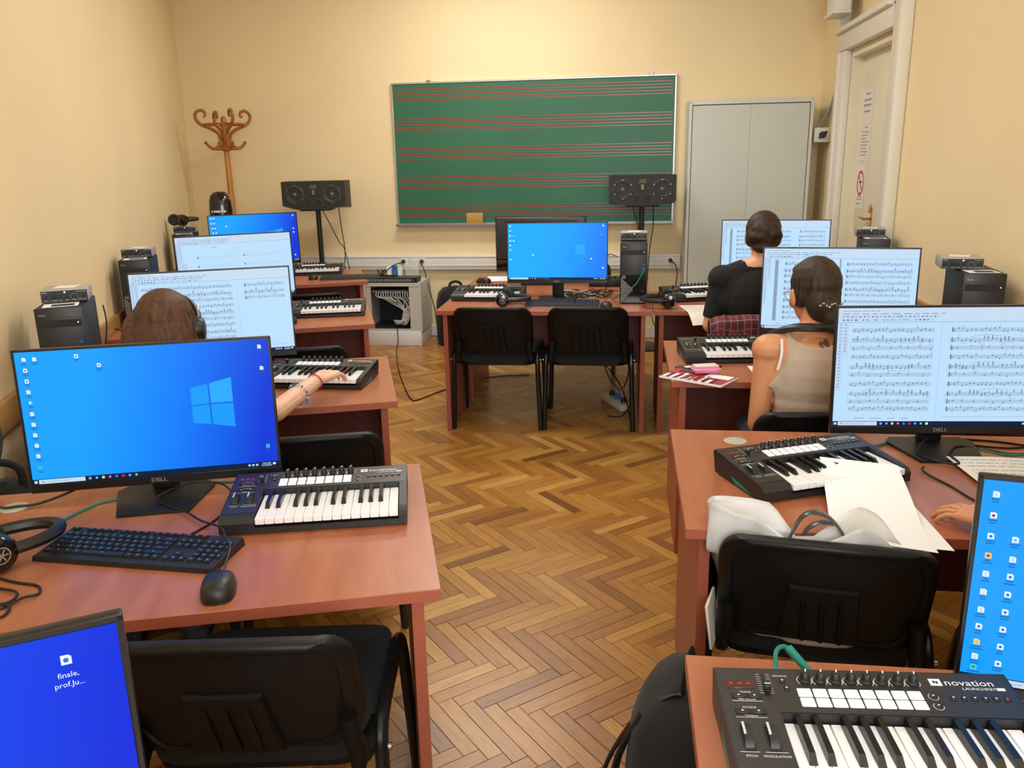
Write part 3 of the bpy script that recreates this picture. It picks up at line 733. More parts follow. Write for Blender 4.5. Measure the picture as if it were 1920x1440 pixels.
# ---------------------------------------------------------------- midi keyboard controller
KW, KD = .432, .245
def make_midi():
    """origin: front left corner on the desk"""
    t = thing('midi_keyboard', 'k', 'midi keyboard')
    hf, hb = .044, .064
    def zt(y): return hf + (hb - hf) * min(1, max(0, (y - .03) / (KD - .03)))
    TS = math.atan2(hb - hf, KD - .03)
    def S(x, y, dz=0): return TR(x, y, zt(y) + dz, rx=TS)       # frame on the sloping top
    KX0, KX1, KY1 = .083, .412, .142
    b = MB()
    prof = [(0, .006), (0, .030), (.010, hf - .003), (.03, hf), (KD - .006, hb), (KD, hb - .006), (KD - .012, .004), (.006, .004)]
    n = len(prof)
    def slab(xa, xb, pr):
        k = len(pr); V = [(xa, y, z) for y, z in pr] + [(xb, y, z) for y, z in pr]
        b.add(V, [list(range(k)), list(range(2 * k - 1, k - 1, -1))] + [(i, k + i, k + (i + 1) % k, (i + 1) % k) for i in range(k)])
    slab(0, KX0 - .002, prof); slab(KX1 + .002, KW, prof)
    slab(KX0 - .002, KX1 + .002, [(KY1 + .002, .004), (KY1 + .002, zt(KY1)), (KD - .006, hb), (KD, hb - .006), (KD - .012, .004)])
    b.box(KX0 - .002, KX1 + .002, .002, KY1 + .002, .004, .012); b.box(KX0 - .002, KX1 + .002, .002, .010, .012, .018)
    b.build('case', 'kb_side', t)
    b = MB(); b.add([(.003, .03, zt(.03) + .0006), (KX0 - .004, .03, zt(.03) + .0006), (KX0 - .004, KY1 + .004, zt(KY1 + .004) + .0006), (KW - .003, KY1 + .004, zt(KY1 + .004) + .0006), (KW - .003, KD - .008, zt(KD - .008) + .0006), (.003, KD - .008, zt(KD - .008) + .0006)], [(0, 1, 2, 5), (2, 3, 4, 5)]); b.build('top_panel', 'kb_top', t, 0)
    b = MB()
    for x in (.03, KW - .03):
        for y in (.03, KD - .03): b.cyl((x, y, .0), (x, y, .0045), .010, 8)
    b.build('foot', 'rubber', t)
    for xa in (-.0006, KW):
        b = MB(); b.add([(xa + dx, y, z) for dx in (0, .0006) for y, z in ((.05, .006), (.13, .006), (.15, .02))], [(0, 2, 1), (3, 4, 5), (0, 1, 4, 3), (1, 2, 5, 4), (2, 0, 3, 5)]); b.build('side_flash', 'teal_rubber', t, 0)
    # keys
    wk = (KX1 - KX0) / 15
    wm = MB(); wm.rbox(.0004, wk - .0004, -.002, KY1 - .002, .026, .042, .0012, 1); wme = wm.mesh('white_key', 'key_white')
    bm_ = MB(); w2 = .0058
    bm_.add([(-w2, 0, .042), (w2, 0, .042), (w2, .086, .042), (-w2, .086, .042), (-w2 * .75, .012, .0535), (w2 * .75, .012, .0535), (w2 * .75, .086, .0555), (-w2 * .75, .086, .0555)], [(0, 1, 5, 4), (1, 2, 6, 5), (2, 3, 7, 6), (3, 0, 4, 7), (4, 5, 6, 7)]); bme = bm_.mesh('black_key', 'key_black', 0)
    for i in range(15): link('white_key', wme, t, (KX0 + i * wk, 0, 0))
    for i in range(14):
        if i % 7 in (2, 6): continue
        sh = {0: -.0015, 1: .0015, 3: -.002, 4: 0, 5: .002}[i % 7]; link('black_key', bme, t, (KX0 + (i + 1) * wk + sh, KY1 - .089, 0))
    # pads, knobs, buttons
    pm = MB(); pm.rbox(-.0102, .0102, -.009, .009, 0, .0028, .0012, 1); pme_ = pm.mesh('pad', 'pad_white')
    for r_ in range(2):
        for c in range(8):
            o = link('pad', pme_, t); o.matrix_local = S(.1245 + c * .0226, .166 + r_ * .0198, .0006)
    km = MB(); km.lathe([(.0092, 0), (.0092, .003), (.0068, .005), (.006, .015), (.005, .016)], 14); kme = km.mesh('knob', 'knob_black')
    im = MB(); im.box(-.0009, .0009, .001, .0066, .0045, .0166); ime = im.mesh('knob_pointer', 'print_white', 0)
    for c in range(8):
        o = link('knob', kme, t); o.matrix_local = S(.131 + c * .0226, .214, .0006); p = link('knob_pointer', ime, o); p.rotation_euler = (0, 0, R(-14))
    b = MB()
    for c in range(8):
        for k in range(9):
            a0, a1 = R(-45 + k * 30), R(-45 + k * 30 + 30); V = [(rr_ * math.cos(a), rr_ * math.sin(a), .0002) for a in (a0, a1) for rr_ in (.0104, .0113)]
            b.add(V, [(0, 1, 3, 2)], 0, S(.131 + c * .0226, .214, .0006))
    # lettering and outlines
    def tx(s, x, y, sz, al='CENTER', sx=1): b.text(s, sz, 0, S(x, y, .0009), al, sx)
    tx('novation', .335, .211, .0182, 'LEFT', 1.12); tx('LAUNCHKEY', .357, .202, .0072, 'LEFT', 1.15)
    b.flat(-.0085, .0085, -.0075, .0075, .0003, 0, S(.323, .217, .0006)); b.flat(-.006, .006, -.003, .003, 0, 0, S(.412, .2045, .0009))
    tx('TRACK', .038, .184, .0052); tx('MIDI Channel', .038, .169, .0045); tx('OCTAVE', .038, .152, .0052); tx('Transpose', .038, .136, .0045)
    tx('PITCH', .024, .060, .0055); tx('MODULATION', .058, .060, .0055); tx('InControl', .096, .221, .0052)
    for x0, x1, y in ((.016, .060, .167), (.016, .060, .134), (.010, .036, .069), (.044, .074, .069)): b.flat(x0 - .05, x1 - .05, -.0004, .0004, .0002, 0, S(.05, y, .0006))
    for k in range(9):
        for s_ in (-1, 1): b.flat(s_ * .0075 - .003, s_ * .0075 + .003, -.0003, .0003, .0002, 0, S(.0705, .185 + k * .005, .0006))
    for y in (.166, .1858):
        for k in range(14):
            a0, a1 = R(k * 25.7), R(k * 25.7 + 25.7); V = [(rr_ * math.cos(a), rr_ * math.sin(a), .0002) for a in (a0, a1) for rr_ in (.0068, .0076)]
            b.add(V, [(0, 1, 3, 2)], 0, S(.3085, y, .0006))
    tag(b.build('panel_print', 'print_white', t, 0), kind='stuff')
    b = MB()
    b.box(-.0035, -.0005, -.0045, .0005, .0005, .0008, 0, S(.323, .2195, .0006)); b.box(.0005, .0035, -.0005, .0045, .0005, .0008, 0, S(.323, .2145, .0006)); b.build('logo_mark', 'kb_top', t, 0)
    b = MB(); b.rbox(-.023, .023, -.0095, .0095, 0, .0012, .0005, 1, M=S(.032, .203, .0006)); dsp = b.build('display', 'lcd_dim', t)
    b = MB()
    for k in range(3): b.rect(-.002 + (k - 1) * .0125, .0035 + (k - 1) * .0125, -.0008, .0008, 0, 0, S(.032, .203, .0022) @ TR(rx=R(-90)))
    b.build('display_digits', 'led_red', dsp, 0)
    sl = MB(); sl.box(-.0016, .0016, -.024, .024, 0, .0006, 0, S(.0705, .203, .0006)); sl.build('fader_slot', 'black_matte', t)
    fd = MB(); fd.rbox(-.0055, .0055, -.006, .006, 0, .013, .0015, 1, M=S(.0705, .190, .0012)); fo = fd.build('fader', 'black_plastic', t); fd = MB(); fd.box(-.0045, .0045, -.0006, .0006, .013, .0134, 0, S(.0705, .190, .0012)); fd.build('fader_mark', 'print_white', fo, 0)
    bm2 = MB(); bm2.rbox(-.0105, .0105, -.0045, .0045, 0, .0026, .001, 1); b2 = bm2.mesh('button', 'black_plastic')
    for x, y in ((.027, .177), (.050, .177), (.027, .145), (.050, .145)): o = link('button', b2, t); o.matrix_local = S(x, y, .0006)
    bm3 = MB(); bm3.rbox(-.0045, .0045, -.0038, .0038, 0, .0022, .0008, 1); b3 = bm3.mesh('button', 'black_plastic')
    for x, y in [(.098, .211), (.101, .195)] + [(.336 + i * .0150, .183) for i in range(6)]: o = link('button', b3, t); o.matrix_local = S(x, y, .0006)
    bm4 = MB(); bm4.lathe([(.0062, 0), (.0062, .002), (.005, .0026)], 14); b4 = bm4.mesh('button', 'black_plastic')
    for y in (.166, .1858): o = link('button', b4, t); o.matrix_local = S(.3085, y, .0006)
    b = MB()
    for x, y in [(.027, .177), (.050, .177), (.027, .145), (.050, .145), (.098, .211), (.101, .195)] + [(.336 + i * .0150, .183) for i in range(5)] + [(.3085, .166), (.3085, .1858)]:
        b.add([(-.0016, -.0018, 0), (.002, 0, 0), (-.0016, .0018, 0)], [(0, 1, 2)], 0, S(x, y, .0034))
    b.build('button_mark', 'print_white', t, 0)
    b = MB(); b.disc(.0016, 8, 0, S(.336 + 5 * .0150, .183, .0031)); b.build('record_mark', 'led_red', t, 0)
    for x in (.024, .058):
        p = MB(); p.box(-.0085, .0085, -.026, .026, 0, .0004, 0, S(x, .096, .0006)); po = p.build('wheel_slot', 'black_matte', t)
        wq = MB(); V = []; F = []
        for k in range(13):
            a = R(20 + k * 140 / 12); 
            for sx_ in (-.006, .006): V.append((sx_, .023 * math.cos(a), .020 * math.sin(a) - .0085))
        F = [(2 * k, 2 * k + 1, 2 * k + 3, 2 * k + 2) for k in range(12)] + [[2 * k for k in range(12, -1, -1)], [2 * k + 1 for k in range(13)]]
        wq.add(V, F, 0, S(x, .096, .001)); wo = wq.build('wheel', 'knob_black', t, 50)
        p = MB(); p.box(-.0063, -.003, -.006, .016, .0106, .0122, 0, S(x, .096, .001)); p.build('wheel_grip', 'wheel_clear', wo)
    return t

# ---------------------------------------------------------------- tower pc and audio interface
def make_tower(label, loc, rz):
    t = thing('computer_tower', label, 'computer tower', (loc[0], loc[1], loc[2]), rz, 'computer towers')
    W, H, L = .154, .354, .29
    MB().rbox(-W / 2, W / 2, -L / 2 + .012, L / 2, .006, H, .003).build('case', 'tower_side', t)
    b = MB(); b.rbox(-W / 2 - .001, W / 2 + .001, -L / 2, -L / 2 + .0125, .004, H + .001, .004); f = b.build('front_panel', 'tower_black', t)
    b = MB(); b.rbox(-W / 2 + .006, W / 2 - .006, -L / 2 - .0008, -L / 2 + .002, .285, .312, .001, 1); b.box(-W / 2 + .004, W / 2 - .004, -L / 2 - .0004, -L / 2 + .001, .318, .3195); b.build('drive_bay', 'black_matte', f)
    b = MB(); b.rbox(-W / 2 + .001, W / 2 - .001, -L / 2 - .0006, -L / 2 + .001, .008, .172, .0005, 1); b.build('lower_panel', 'black_gloss', f)
    b = MB()       # punched grille triangle
    for i in range(14):
        z = .016 + i * .0098; n_ = int(7 * (1 - abs(i - 6.5) / 7.2)) + 1
        for j in range(n_): b.box(-W / 2 + .006 + j * .0098, -W / 2 + .0135 + j * .0098, -L / 2 - .0011, -L / 2, z, z + .0065)
    b.build('grille', 'print_grey', f, 0)
    b = MB(); b.lathe([(.013, 0), (.013, .001), (.0115, .0012)], 20, M=TR(-W / 2 + .022, -L / 2 - .0006, .158, rx=R(90))); b.build('badge', 'print_dark', f); b = MB(); b.text('DELL', .008, 0, TR(-W / 2 + .022, -L / 2 - .0021, .155, rx=R(90)), 'CENTER'); b.build('badge_lettering', 'print_white', f, 0)
    b = MB(); b.text('Vostro', .008, 0, TR(-W / 2 + .012, -L / 2 - .0004, .328, rx=R(90))); b.build('model_lettering', 'print_white', f, 0)
    b = MB(); b.cyl((W / 2 - .018, -L / 2 - .001, .30), (W / 2 - .018, -L / 2 + .001, .30), .0022, 10); b.build('power_light', 'led_blue', f)
    b = MB()
    for z in (.205, .19, .225): b.box(W / 2 - .025, W / 2 - .012, -L / 2 - .0006, -L / 2 + .001, z, z + .007)
    b.build('port', 'blue_folder', f, 0)
    b = MB()
    for x in (-.05, .05):
        for y in (-.11, .11): b.box(x - .015, x + .015, y - .015, y + .015, 0, .0065)
    b.build('foot', 'rubber', t, 0); return t
def make_interface(label, loc, rz):
    t = thing('audio_interface', label, 'audio interface', loc, rz, 'small audio interfaces on the towers')
    W, H, L = .158, .047, .15
    MB().rbox(-W / 2, W / 2, -L / 2 + .003, L / 2, .002, H, .003).build('case', 'silver_case', t)
    f = MB(); f.rbox(-W / 2 + .003, W / 2 - .003, -L / 2, -L / 2 + .004, .005, H - .003, .001, 1); fo = f.build('front_panel', 'black_plastic', t)
    b = MB(); y = -L / 2
    b.lathe([(.011, 0), (.011, .001), (.0075, .0015)], 18, M=TR(-.034, y, .022, rx=R(90))); b.build('jack_socket', 'black_matte', fo)
    for x, r_ in ((-.063, .006), (-.012, .006), (.007, .006), (.032, .009), (.062, .005)):
        k = MB(); k.lathe([(r_, 0), (r_ * .85, .009), (r_ * .6, .0095)], 14, M=TR(x, y, .021, rx=R(90))); k.build('knob', 'knob_black', fo)
    b = MB()
    for k in range(9):
        a0, a1 = R(-40 + k * 29), R(-40 + k * 29 + 29); V = [(rr_ * math.cos(a), 0, rr_ * math.sin(a)) for a in (a0, a1) for rr_ in (.0105, .0118)]
        b.add(V, [(0, 1, 3, 2)], 0, TR(.032, y - .0003, .021))
    for x, l in ((-.068, .011), (-.043, .018), (-.018, .009), (.002, .011), (.024, .015), (.045, .010), (.058, .012)): b.rect(x, x + l, .0085, .0115, y - .0004)
    b.rect(-.073, -.056, .037, .0405, y - .0004); b.rect(.04, .072, .0375, .0395, y - .0004); b.build('panel_print', 'print_grey', fo, 0)
    b = MB(); b.cyl((.002, y - .001, .038), (.002, y + .001, .038), .003, 8); b.build('power_light', 'led_blue', fo)
    b = MB(); b.add([(-.045, -.02, H + .0005), (.03, -.035, H + .0005), (.05, .045, H + .0005), (-.03, .055, H + .0005)], [(0, 1, 2, 3)]); b.build('sticker', 'paper_warm', t, 0)
    b = MB(); b.box(-.06, .06, -.06, .06, 0, .0022); b.build('foot', 'rubber', t, 0); return t
def tower_set(lab_t, lab_i, x, y, a, lab_l=None, iz=0., dx=0., dy=.0):
    make_tower(lab_t, (x, y, ZD), a); z = ZD + .3553
    bx, by = -math.sin(a), math.cos(a)          # towards the back of the tower
    if lab_l:
        lf = thing('leaflet', lab_l, 'leaflet', (x - bx * .085, y - by * .085, z), a + .1, 'leaflets on the towers')
        MB().box(-.058, .058, -.04, .05, 0, .0008).build('sheet', 'paper', lf, 0); MB().flat(-.03, .045, -.028, .02, .0011).build('picture', 'print_navy', lf, 0)
    make_interface(lab_i, (x + dx + bx * .045, y + dy + by * .045, z + .0009), a + iz)
mat('print_navy', (40, 44, 92), .6)
# ---------------------------------------------------------------- computer keyboard, mouse, headphones
def make_keyboard(label, loc, rz, fine=True):
    t = thing('computer_keyboard', label, 'keyboard', loc, rz)
    W, L = .432, .140
    sl = R(3)
    b = MB(); b.add([(-W / 2, -L / 2, .001), (W / 2, -L / 2, .001), (W / 2, L / 2, .001), (-W / 2, L / 2, .001), (-W / 2 + .002, -L / 2 + .002, .012), (W / 2 - .002, -L / 2 + .002, .012), (W / 2 - .002, L / 2 - .002, .020), (-W / 2 + .002, L / 2 - .002, .020)], [(3, 2, 1, 0), (0, 1, 5, 4), (1, 2, 6, 5), (2, 3, 7, 6), (3, 0, 4, 7), (4, 5, 6, 7)]); b.build('case', 'kb_board', t, 0)
    def zz(y): return .012 + .008 * (y + L / 2) / L
    keys = []; u = .0187; x0 = -W / 2 + .010
    ys = [L / 2 - .018 - .006 - i * .0188 for i in range(6)]; ys = [L / 2 - .013] + [L / 2 - .036 - i * .0185 for i in range(5)]
    for i in list(range(1)) + [2, 3, 4, 5] + [6.5, 7.5, 8.5, 9.5] + [11, 12, 13, 14]: keys.append((x0 + i * u, ys[0], u, .011))
    for i in range(13): keys.append((x0 + i * u, ys[1], u, .017))
    keys.append((x0 + 13 * u, ys[1], 2 * u, .017))
    keys.append((x0, ys[2], 1.5 * u, .017)); keys += [(x0 + (1.5 + i) * u, ys[2], u, .017) for i in range(12)] + [(x0 + 13.5 * u, ys[2], 1.5 * u, .017)]
    keys.append((x0, ys[3], 1.8 * u, .017)); keys += [(x0 + (1.8 + i) * u, ys[3], u, .017) for i in range(11)] + [(x0 + 12.8 * u, ys[3], 2.2 * u, .017)]
    keys.append((x0, ys[4], 2.3 * u, .017)); keys += [(x0 + (2.3 + i) * u, ys[4], u, .017) for i in range(10)] + [(x0 + 12.3 * u, ys[4], 2.7 * u, .017)]
    q = 0
    for wd in (1.3, 1.2, 1.2, 1.2, 5.6, 1.2, 1.1, 1.1, 1.1): keys.append((x0 + q * u, ys[5], wd * u, .017)); q += wd
    for r_ in (1, 2): keys += [(x0 + (15.3 + i) * u, ys[r_], u, .017) for i in range(3)]
    keys += [(x0 + (15.3 + i) * u, ys[0], u, .011) for i in range(3)]
    keys += [(x0 + 16.3 * u, ys[4], u, .017)] + [(x0 + (15.3 + i) * u, ys[5], u, .017) for i in range(3)]
    for r_ in (1, 2, 3, 4, 5): keys += [(x0 + (18.6 + i) * u, ys[r_], u, .017) for i in range(4 if r_ in (1, 2) else 3)]
    keys.append((x0 + 21.6 * u, ys[4], u, .017))
    cache = {}; allb = MB(); pr = MB()
    for (x, y, wd, ht) in keys:
        wd = min(wd, W / 2 - .006 - x)
        k = (round(wd, 4), ht)
        b = MB(); hw, hh = wd / 2 - .001, ht / 2 - .0008
        b.add([(-hw, -hh, 0), (hw, -hh, 0), (hw, hh, 0), (-hw, hh, 0), (-hw + .0016, -hh + .0012, .0042), (hw - .0016, -hh + .0012, .0042), (hw - .0016, hh - .001, .0042), (-hw + .0016, hh - .001, .0042)], [(0, 1, 5, 4), (1, 2, 6, 5), (2, 3, 7, 6), (3, 0, 4, 7), (4, 5, 6, 7)])
        if fine:
            if k not in cache: cache[k] = b.mesh('key', 'key_cap', 0)
            o = link('key', cache[k], t, (x + wd / 2, y, zz(y)), (sl, 0, 0))
        else: allb.add(b.v, b.f, 0, TR(x + wd / 2, y, zz(y), rx=sl))
        pr.flat(-.002, .0015, -.0005, .0028, .0044, 0, TR(x + wd / 2 - .001, y, zz(y), rx=sl))
    if not fine: tag(allb.build('keys', 'key_cap', t, 0), kind='stuff')
    pr.build('key_print', 'print_grey', t, 0)
    b = MB(); 
    for x in (-.19, .19): b.box(x - .015, x + .015, -.06, .06, 0, .0012)
    b.build('foot', 'rubber', t, 0); return t
mat('kb_board', (24, 25, 28), .5)
def make_mouse(label, loc, rz):
    t = thing('computer_mouse', label, 'mouse', loc, rz)
    b = MB(); L, W = .057, .0345; V = []; F = []; n_ = 20; rings = [(1, 0.0), (1.0, .008), (.96, .018), (.82, .028), (.55, .034), (.25, .036)]
    for k, z in rings:
        for i in range(n_):
            a = 2 * math.pi * i / n_; c_, s_ = math.cos(a), math.sin(a)
            ex = .62; x = W * k * math.copysign(abs(c_) ** ex, c_); y = L * k * math.copysign(abs(s_) ** .8, s_)
            V.append((x, y, z * (1 - .18 * (y / L)) if z > .01 else z + .001))
    for r_ in range(len(rings) - 1): F += [(r_ * n_ + i, r_ * n_ + (i + 1) % n_, (r_ + 1) * n_ + (i + 1) % n_, (r_ + 1) * n_ + i) for i in range(n_)]
    F += [[(len(rings) - 1) * n_ + i for i in range(n_)], list(range(n_ - 1, -1, -1))]
    b.add(V, F); b.build('mouse_body', 'black_plastic', t, 60)
    b = MB(); b.cyl((-.004, .032, .027), (.004, .032, .027), .009, 14); b.build('scroll_wheel', 'rubber', t)
    b = MB(); b.box(-.02, .02, -.04, .04, 0, .0012); b.build('glide_foot', 'rubber', t, 0); return t
def make_headphones(label, loc, rz, logo=True, spread=.075, rx=0.):
    """lying on its side: the band arc in the xy plane, cups at the ends"""
    t = thing('headphones', label, 'headphones', loc, rz)
    pts = [(spread * 1.05 * math.cos(R(a)), .105 * math.sin(R(a)), .048) for a in range(0, 181, 12)]
    b = MB(); b.tube(pts, .015, 8, flat=((0, 0, 1), .95)); b.build('headband', 'black_plastic', t)
    for s_ in (-1, 1):
        M = TR(s_ * spread * .95, -.035, .046, rz=R(s_ * 12))
        y = MB(); y.tube([(s_ * spread * 1.05, .0, .048), (s_ * spread * 1.12, -.02, .05), (s_ * spread * 1.1, -.035, .05)], .008, 8); y.build('yoke', 'black_plastic', t)
        c = MB(); c.lathe([(.022, 0), (.036, .004), (.041, .012), (.042, .024), (.040, .028)], 22, M=M @ TR(s_ * .022, 0, 0, ry=R(-90 * s_))); co = c.build('ear_cup', 'black_gloss', t)
        c = MB(); c.lathe([(.040, 0), (.043, .006), (.042, .016), (.032, .020), (.026, .014)], 22, M=M @ TR(s_ * -.005, 0, 0, ry=R(-90 * s_))); c.build('ear_cushion', 'black_matte', t)
        if logo:
            g = MB(); Mx = M @ TR(s_ * .0225, 0, 0, ry=R(90 * s_))
            for k in range(18):
                a0, a1 = R(k * 20), R(k * 20 + 20); V = [(rr_ * math.cos(a), rr_ * math.sin(a), 0) for a in (a0, a1) for rr_ in (.0165, .019)]; g.add(V, [(0, 1, 3, 2)], 0, Mx)
            for k in range(3): g.box(-.014, .014, -.0013, .0013, -.0002, .0002, 0, Mx @ TR(rz=R(60 * k + 30)))
            g.build('emblem', 'print_grey', co, 0)
    return t

# ---------------------------------------------------------------- loudspeaker
def make_speaker(label, loc, rz, stand_label):
    z0 = loc[2]; W, H, L = .53, .232, .28
    t = thing('studio_loudspeaker', label, 'loudspeaker', loc, rz, 'studio loudspeakers on stands')
    b = MB()       # cabinet: flat front with bevelled lower corners
    fr = [(-W / 2, .035), (-W / 2, H), (W / 2, H), (W / 2, .035), (.14, 0), (-.14, 0)]
    V = [(x, -L / 2, z) for x, z in fr] + [(x, L / 2, z) for x, z in [(-W / 2, 0), (-W / 2, H), (W / 2, H), (W / 2, 0), (.14, 0), (-.14, 0)]]
    n_ = 6; b.add(V, [list(range(n_)), list(range(2 * n_ - 1, n_ - 1, -1))] + [(i, n_ + i, n_ + (i + 1) % n_, (i + 1) % n_) for i in range(n_)]); b.build('cabinet', 'speaker_black', t, 0)
    for s_ in (-1, 1):
        M = TR(s_ * .155, -L / 2, .125, rx=R(90))
        d = MB(); d.lathe([(.078, 0), (.078, .005), (.070, .006), (.066, .001), (.060, .004), (.030, -.014), (.026, -.016)], 28, M=M, cap=False); do = d.build('woofer', 'speaker_cone', t, 50)
        d = MB(); d.lathe([(.030, -.014), (.024, -.004), (.012, .002), (.001, .004)], 20, M=M); d.build('dust_cap', 'speaker_dust', do, 60)
        d = MB()
        for k in range(6): a = R(60 * k + 30); d.cyl((s_ * .155 + .073 * math.cos(a), -L / 2 - .005, .125 + .073 * math.sin(a)), (s_ * .155 + .073 * math.cos(a), -L / 2 - .0075, .125 + .073 * math.sin(a)), .004, 6)
        d.build('screw', 'steel', do)
        p = MB(); p.lathe([(.030, 0), (.031, .003), (.026, .004), (.024, -.001)], 22, M=TR(s_ * .042, -L / 2, .055, rx=R(90)), cap=False); p.disc(.025, 22, 1, TR(s_ * .042, -L / 2 - .0008, .055, rx=R(90))); p.build('bass_port', ['speaker_cone', 'black_matte'], t)
    b = MB(); b.rbox(-.022, .022, -L / 2 - .004, -L / 2 + .001, .118, .166, .002, 1); to = b.build('tweeter', 'speaker_black', t); b = MB()
    for k in range(6): b.box(-.010, .010, -L / 2 - .0052, -L / 2 - .004, .122 + k * .007, .1265 + k * .007)
    b.build('tweeter_ribbon', 'ribbon_gold', to, 0)
    b = MB(); b.text('ADAM', .018, 0, TR(0, -L / 2 - .0006, .190, rx=R(90)), 'CENTER'); b.rect(-.03, .03, .178, .182, -L / 2 - .0006); b.build('logo', 'print_grey', t, 0)
    st = thing('speaker_stand', stand_label, 'speaker stand', (loc[0], loc[1], 0), rz, 'speaker stands')
    b = MB(); b.rbox(-.13, .13, -.11, .11, z0 - .013, z0 - .001, .003); b.build('top_plate', 'black_plastic', st); MB().cyl((0, 0, .012), (0, 0, z0 - .0135), .022, 14).build('pole', 'black_plastic', st)
    MB().rbox(-.17, .17, -.17, .17, .0005, .0125, .003).build('base_plate', 'black_plastic', st)
    return t
# ================================================================ desks
def fl(rf, a, w_=DW): return (rf[0] - w_ * math.cos(a), rf[1] - w_ * math.sin(a))
A0, A1, A2, A3, A4 = R(17), R(17), R(18.6), R(20.5), R(21.5)
L1 = fl((-.357, 1.471), A1); L2 = fl((-.805, 2.79), A2); L3 = fl((-1.318, 4.226), A3, 1.33); L4 = fl((-1.848, 5.826), A4, 1.38); L0 = (0.02 - .92 * math.cos(A0), .06 - .92 * math.sin(A0))
make_desk('desk carrying the computer keyboard, mouse and emblem headphones beside a blue screen', (L1[0], L1[1], 0), A1, (.216, .633, 0), mz=.54)
make_desk('desk where the headphone-wearing pianist plays, with a tower at its wall end', (L2[0], L2[1], 0), A2)
make_desk('desk with the blank-staves screen, between the pianist and the folded headphones', (L3[0], L3[1], 0), A3, None, 1.33)
make_desk('desk with a spare black keyboard on its corner, closest to the coat stand', (L4[0], L4[1], 0), A4, None, 1.38)
make_desk('desk under the blue screen showing one lone file icon in its corner', (L0[0], L0[1], 0), A0, None, .92)
RW = 1.37
make_desk('desk with a midi keyboard on its corner above a black backpack', (.112, .555, 0), 0, None, RW)
make_desk('desk with loose blank sheets spread over its midi keyboard', (.147, 1.80, 0), 0, (.187, .631, 0), RW)
make_desk('desk with the pink pencil case and magazine on its corner', (.18, 3.125, 0), 0, None, RW)
make_desk('desk beside the grey metal cabinet, used by the person in black', (.158, 4.64, 0), 0, None, RW)
make_desk('desk facing the two empty pushed-in chairs in mid room', (-1.078, 4.62, 0), 0, None, 1.23)
make_desk('desk backed against the mid-room one, with the monitor seen from behind', (.152, 6.0905, 0), R(180), None, 1.23)

# ================================================================ chairs (first one is the pattern)
ch = make_chair()
CH = 'black visitor chairs'
def put_chair(label, x, y, a, first=[1]):
    if first: first.clear(); o = ch; o['label'] = label; o['group'] = CH; o.location = (x, y, 0); o.rotation_euler = (0, 0, a); return o
    return copy_tree(ch, label, (x, y, 0), a, CH)
def chair_at_back(label, bx, by, a):        # bx, by: middle of the top of the backrest
    return put_chair(label, bx - math.sin(a) * .347, by + math.cos(a) * .347, a)
chair_at_back('empty black chair turned out in front of the desk with the computer mouse', -.690, 1.178, R(9))
chair_at_back('empty black chair beside the headphone-wearing pianist', -.945, 2.275, R(17))
chair_at_back('black chair on which the headphone-wearing pianist sits', -1.475, 2.095, R(17))
chair_at_back('empty black chair at the desk with the blank-staves screen', -1.455, 3.475, R(19))
chair_at_back('empty black chair at the desk with the spare keyboard on its corner', -1.99, 5.02, R(20))
chair_at_back('left one of two empty chairs pushed in at the mid-room desk', -.745, 4.545, R(1))
chair_at_back('right one of two empty chairs pushed in at the mid-room desk', -.205, 4.56, R(0))
chair_at_back('black chair holding a white plastic bag', .435, 1.665, R(-8))
chair_at_back('black chair of the person working with one hand on the desk by the sheets', 1.105, 1.415, R(2))
chair_at_back('black chair of the woman in the beige tank top', .655, 2.625, R(4))
chair_at_back('black chair with the plaid shirt hung over its back', .66, 3.985, R(0))
chair_at_back('black chair behind the back-to-back desks, facing the room', -.34, 6.68, R(180))

# ================================================================ monitors
def icol(x, ys, c=None, tl=.03): return [(x, y, 'scr_white', c, tl) for y in ys]
iA = icol(.035, [.945]) + [(.035, .865, 'scr_white', 'scr_icon3'), (.035, .785, 'scr_white', 'scr_icon4'), (.035, .705, 'scr_white', None), (.036, .625, 'scr_sel', 'scr_white'), (.036, .54, 'scr_white', None), (.036, .46, 'scr_white', None), (.036, .38, 'scr_white', None), (.036, .30, 'scr_white', None), (.036, .22, 'scr_white', None), (.036, .13, 'scr_sel', 'scr_icon5'), (.075, .945, 'scr_white', None), (.235, .95, 'scr_white', 'scr_icon4'), (.318, .875, 'scr_white', 'scr_icon4'), (.963, .945, 'scr_white', None, .035), (.965, .78, 'scr_white', 'scr_icon2', .03), (.962, .165, 'scr_sel', 'scr_icon4', .03)]
make_monitor('monitor showing a blue desktop, behind the computer keyboard and mouse', (-1.182, 1.872), R(17.98), .062, .969 - ZD, 'desktop_a', 'desk', 3, dict(icons=iA, logo=(.665, .36)))
make_monitor('monitor showing a bright blue desktop on the mid-room desk', (-.41, 5.034), R(-1.3), .052, 1.024 - ZD, 'desktop_b', 'desk', 4, dict(icons=[(.025, .95), (.025, .87, 'scr_white', 'scr_icon4'), (.025, .78), (.025, .69), (.025, .61), (.025, .53), (.025, .36), (.06, .78, 'scr_sel', 'scr_white'), (.06, .69), (.255, .44), (.845, .37), (.962, .95), (.935, .79, 'scr_sel', 'scr_icon4'), (.962, .21)], logo=(.61, .275)))
make_monitor('monitor showing a blue desktop with file icons at both edges, by the loudspeaker stand', (-2.60, 5.66), R(32), .052, 1.06 - ZD, 'desktop_a', 'desk', 5, dict(icons=[(.03, .95), (.06, .95), (.03, .85), (.06, .85), (.035, .75), (.065, .75), (.035, .66), (.07, .66), (.19, .78), (.96, .95), (.955, .68), (.955, .60), (.95, .12)], logo=(.66, .33)))
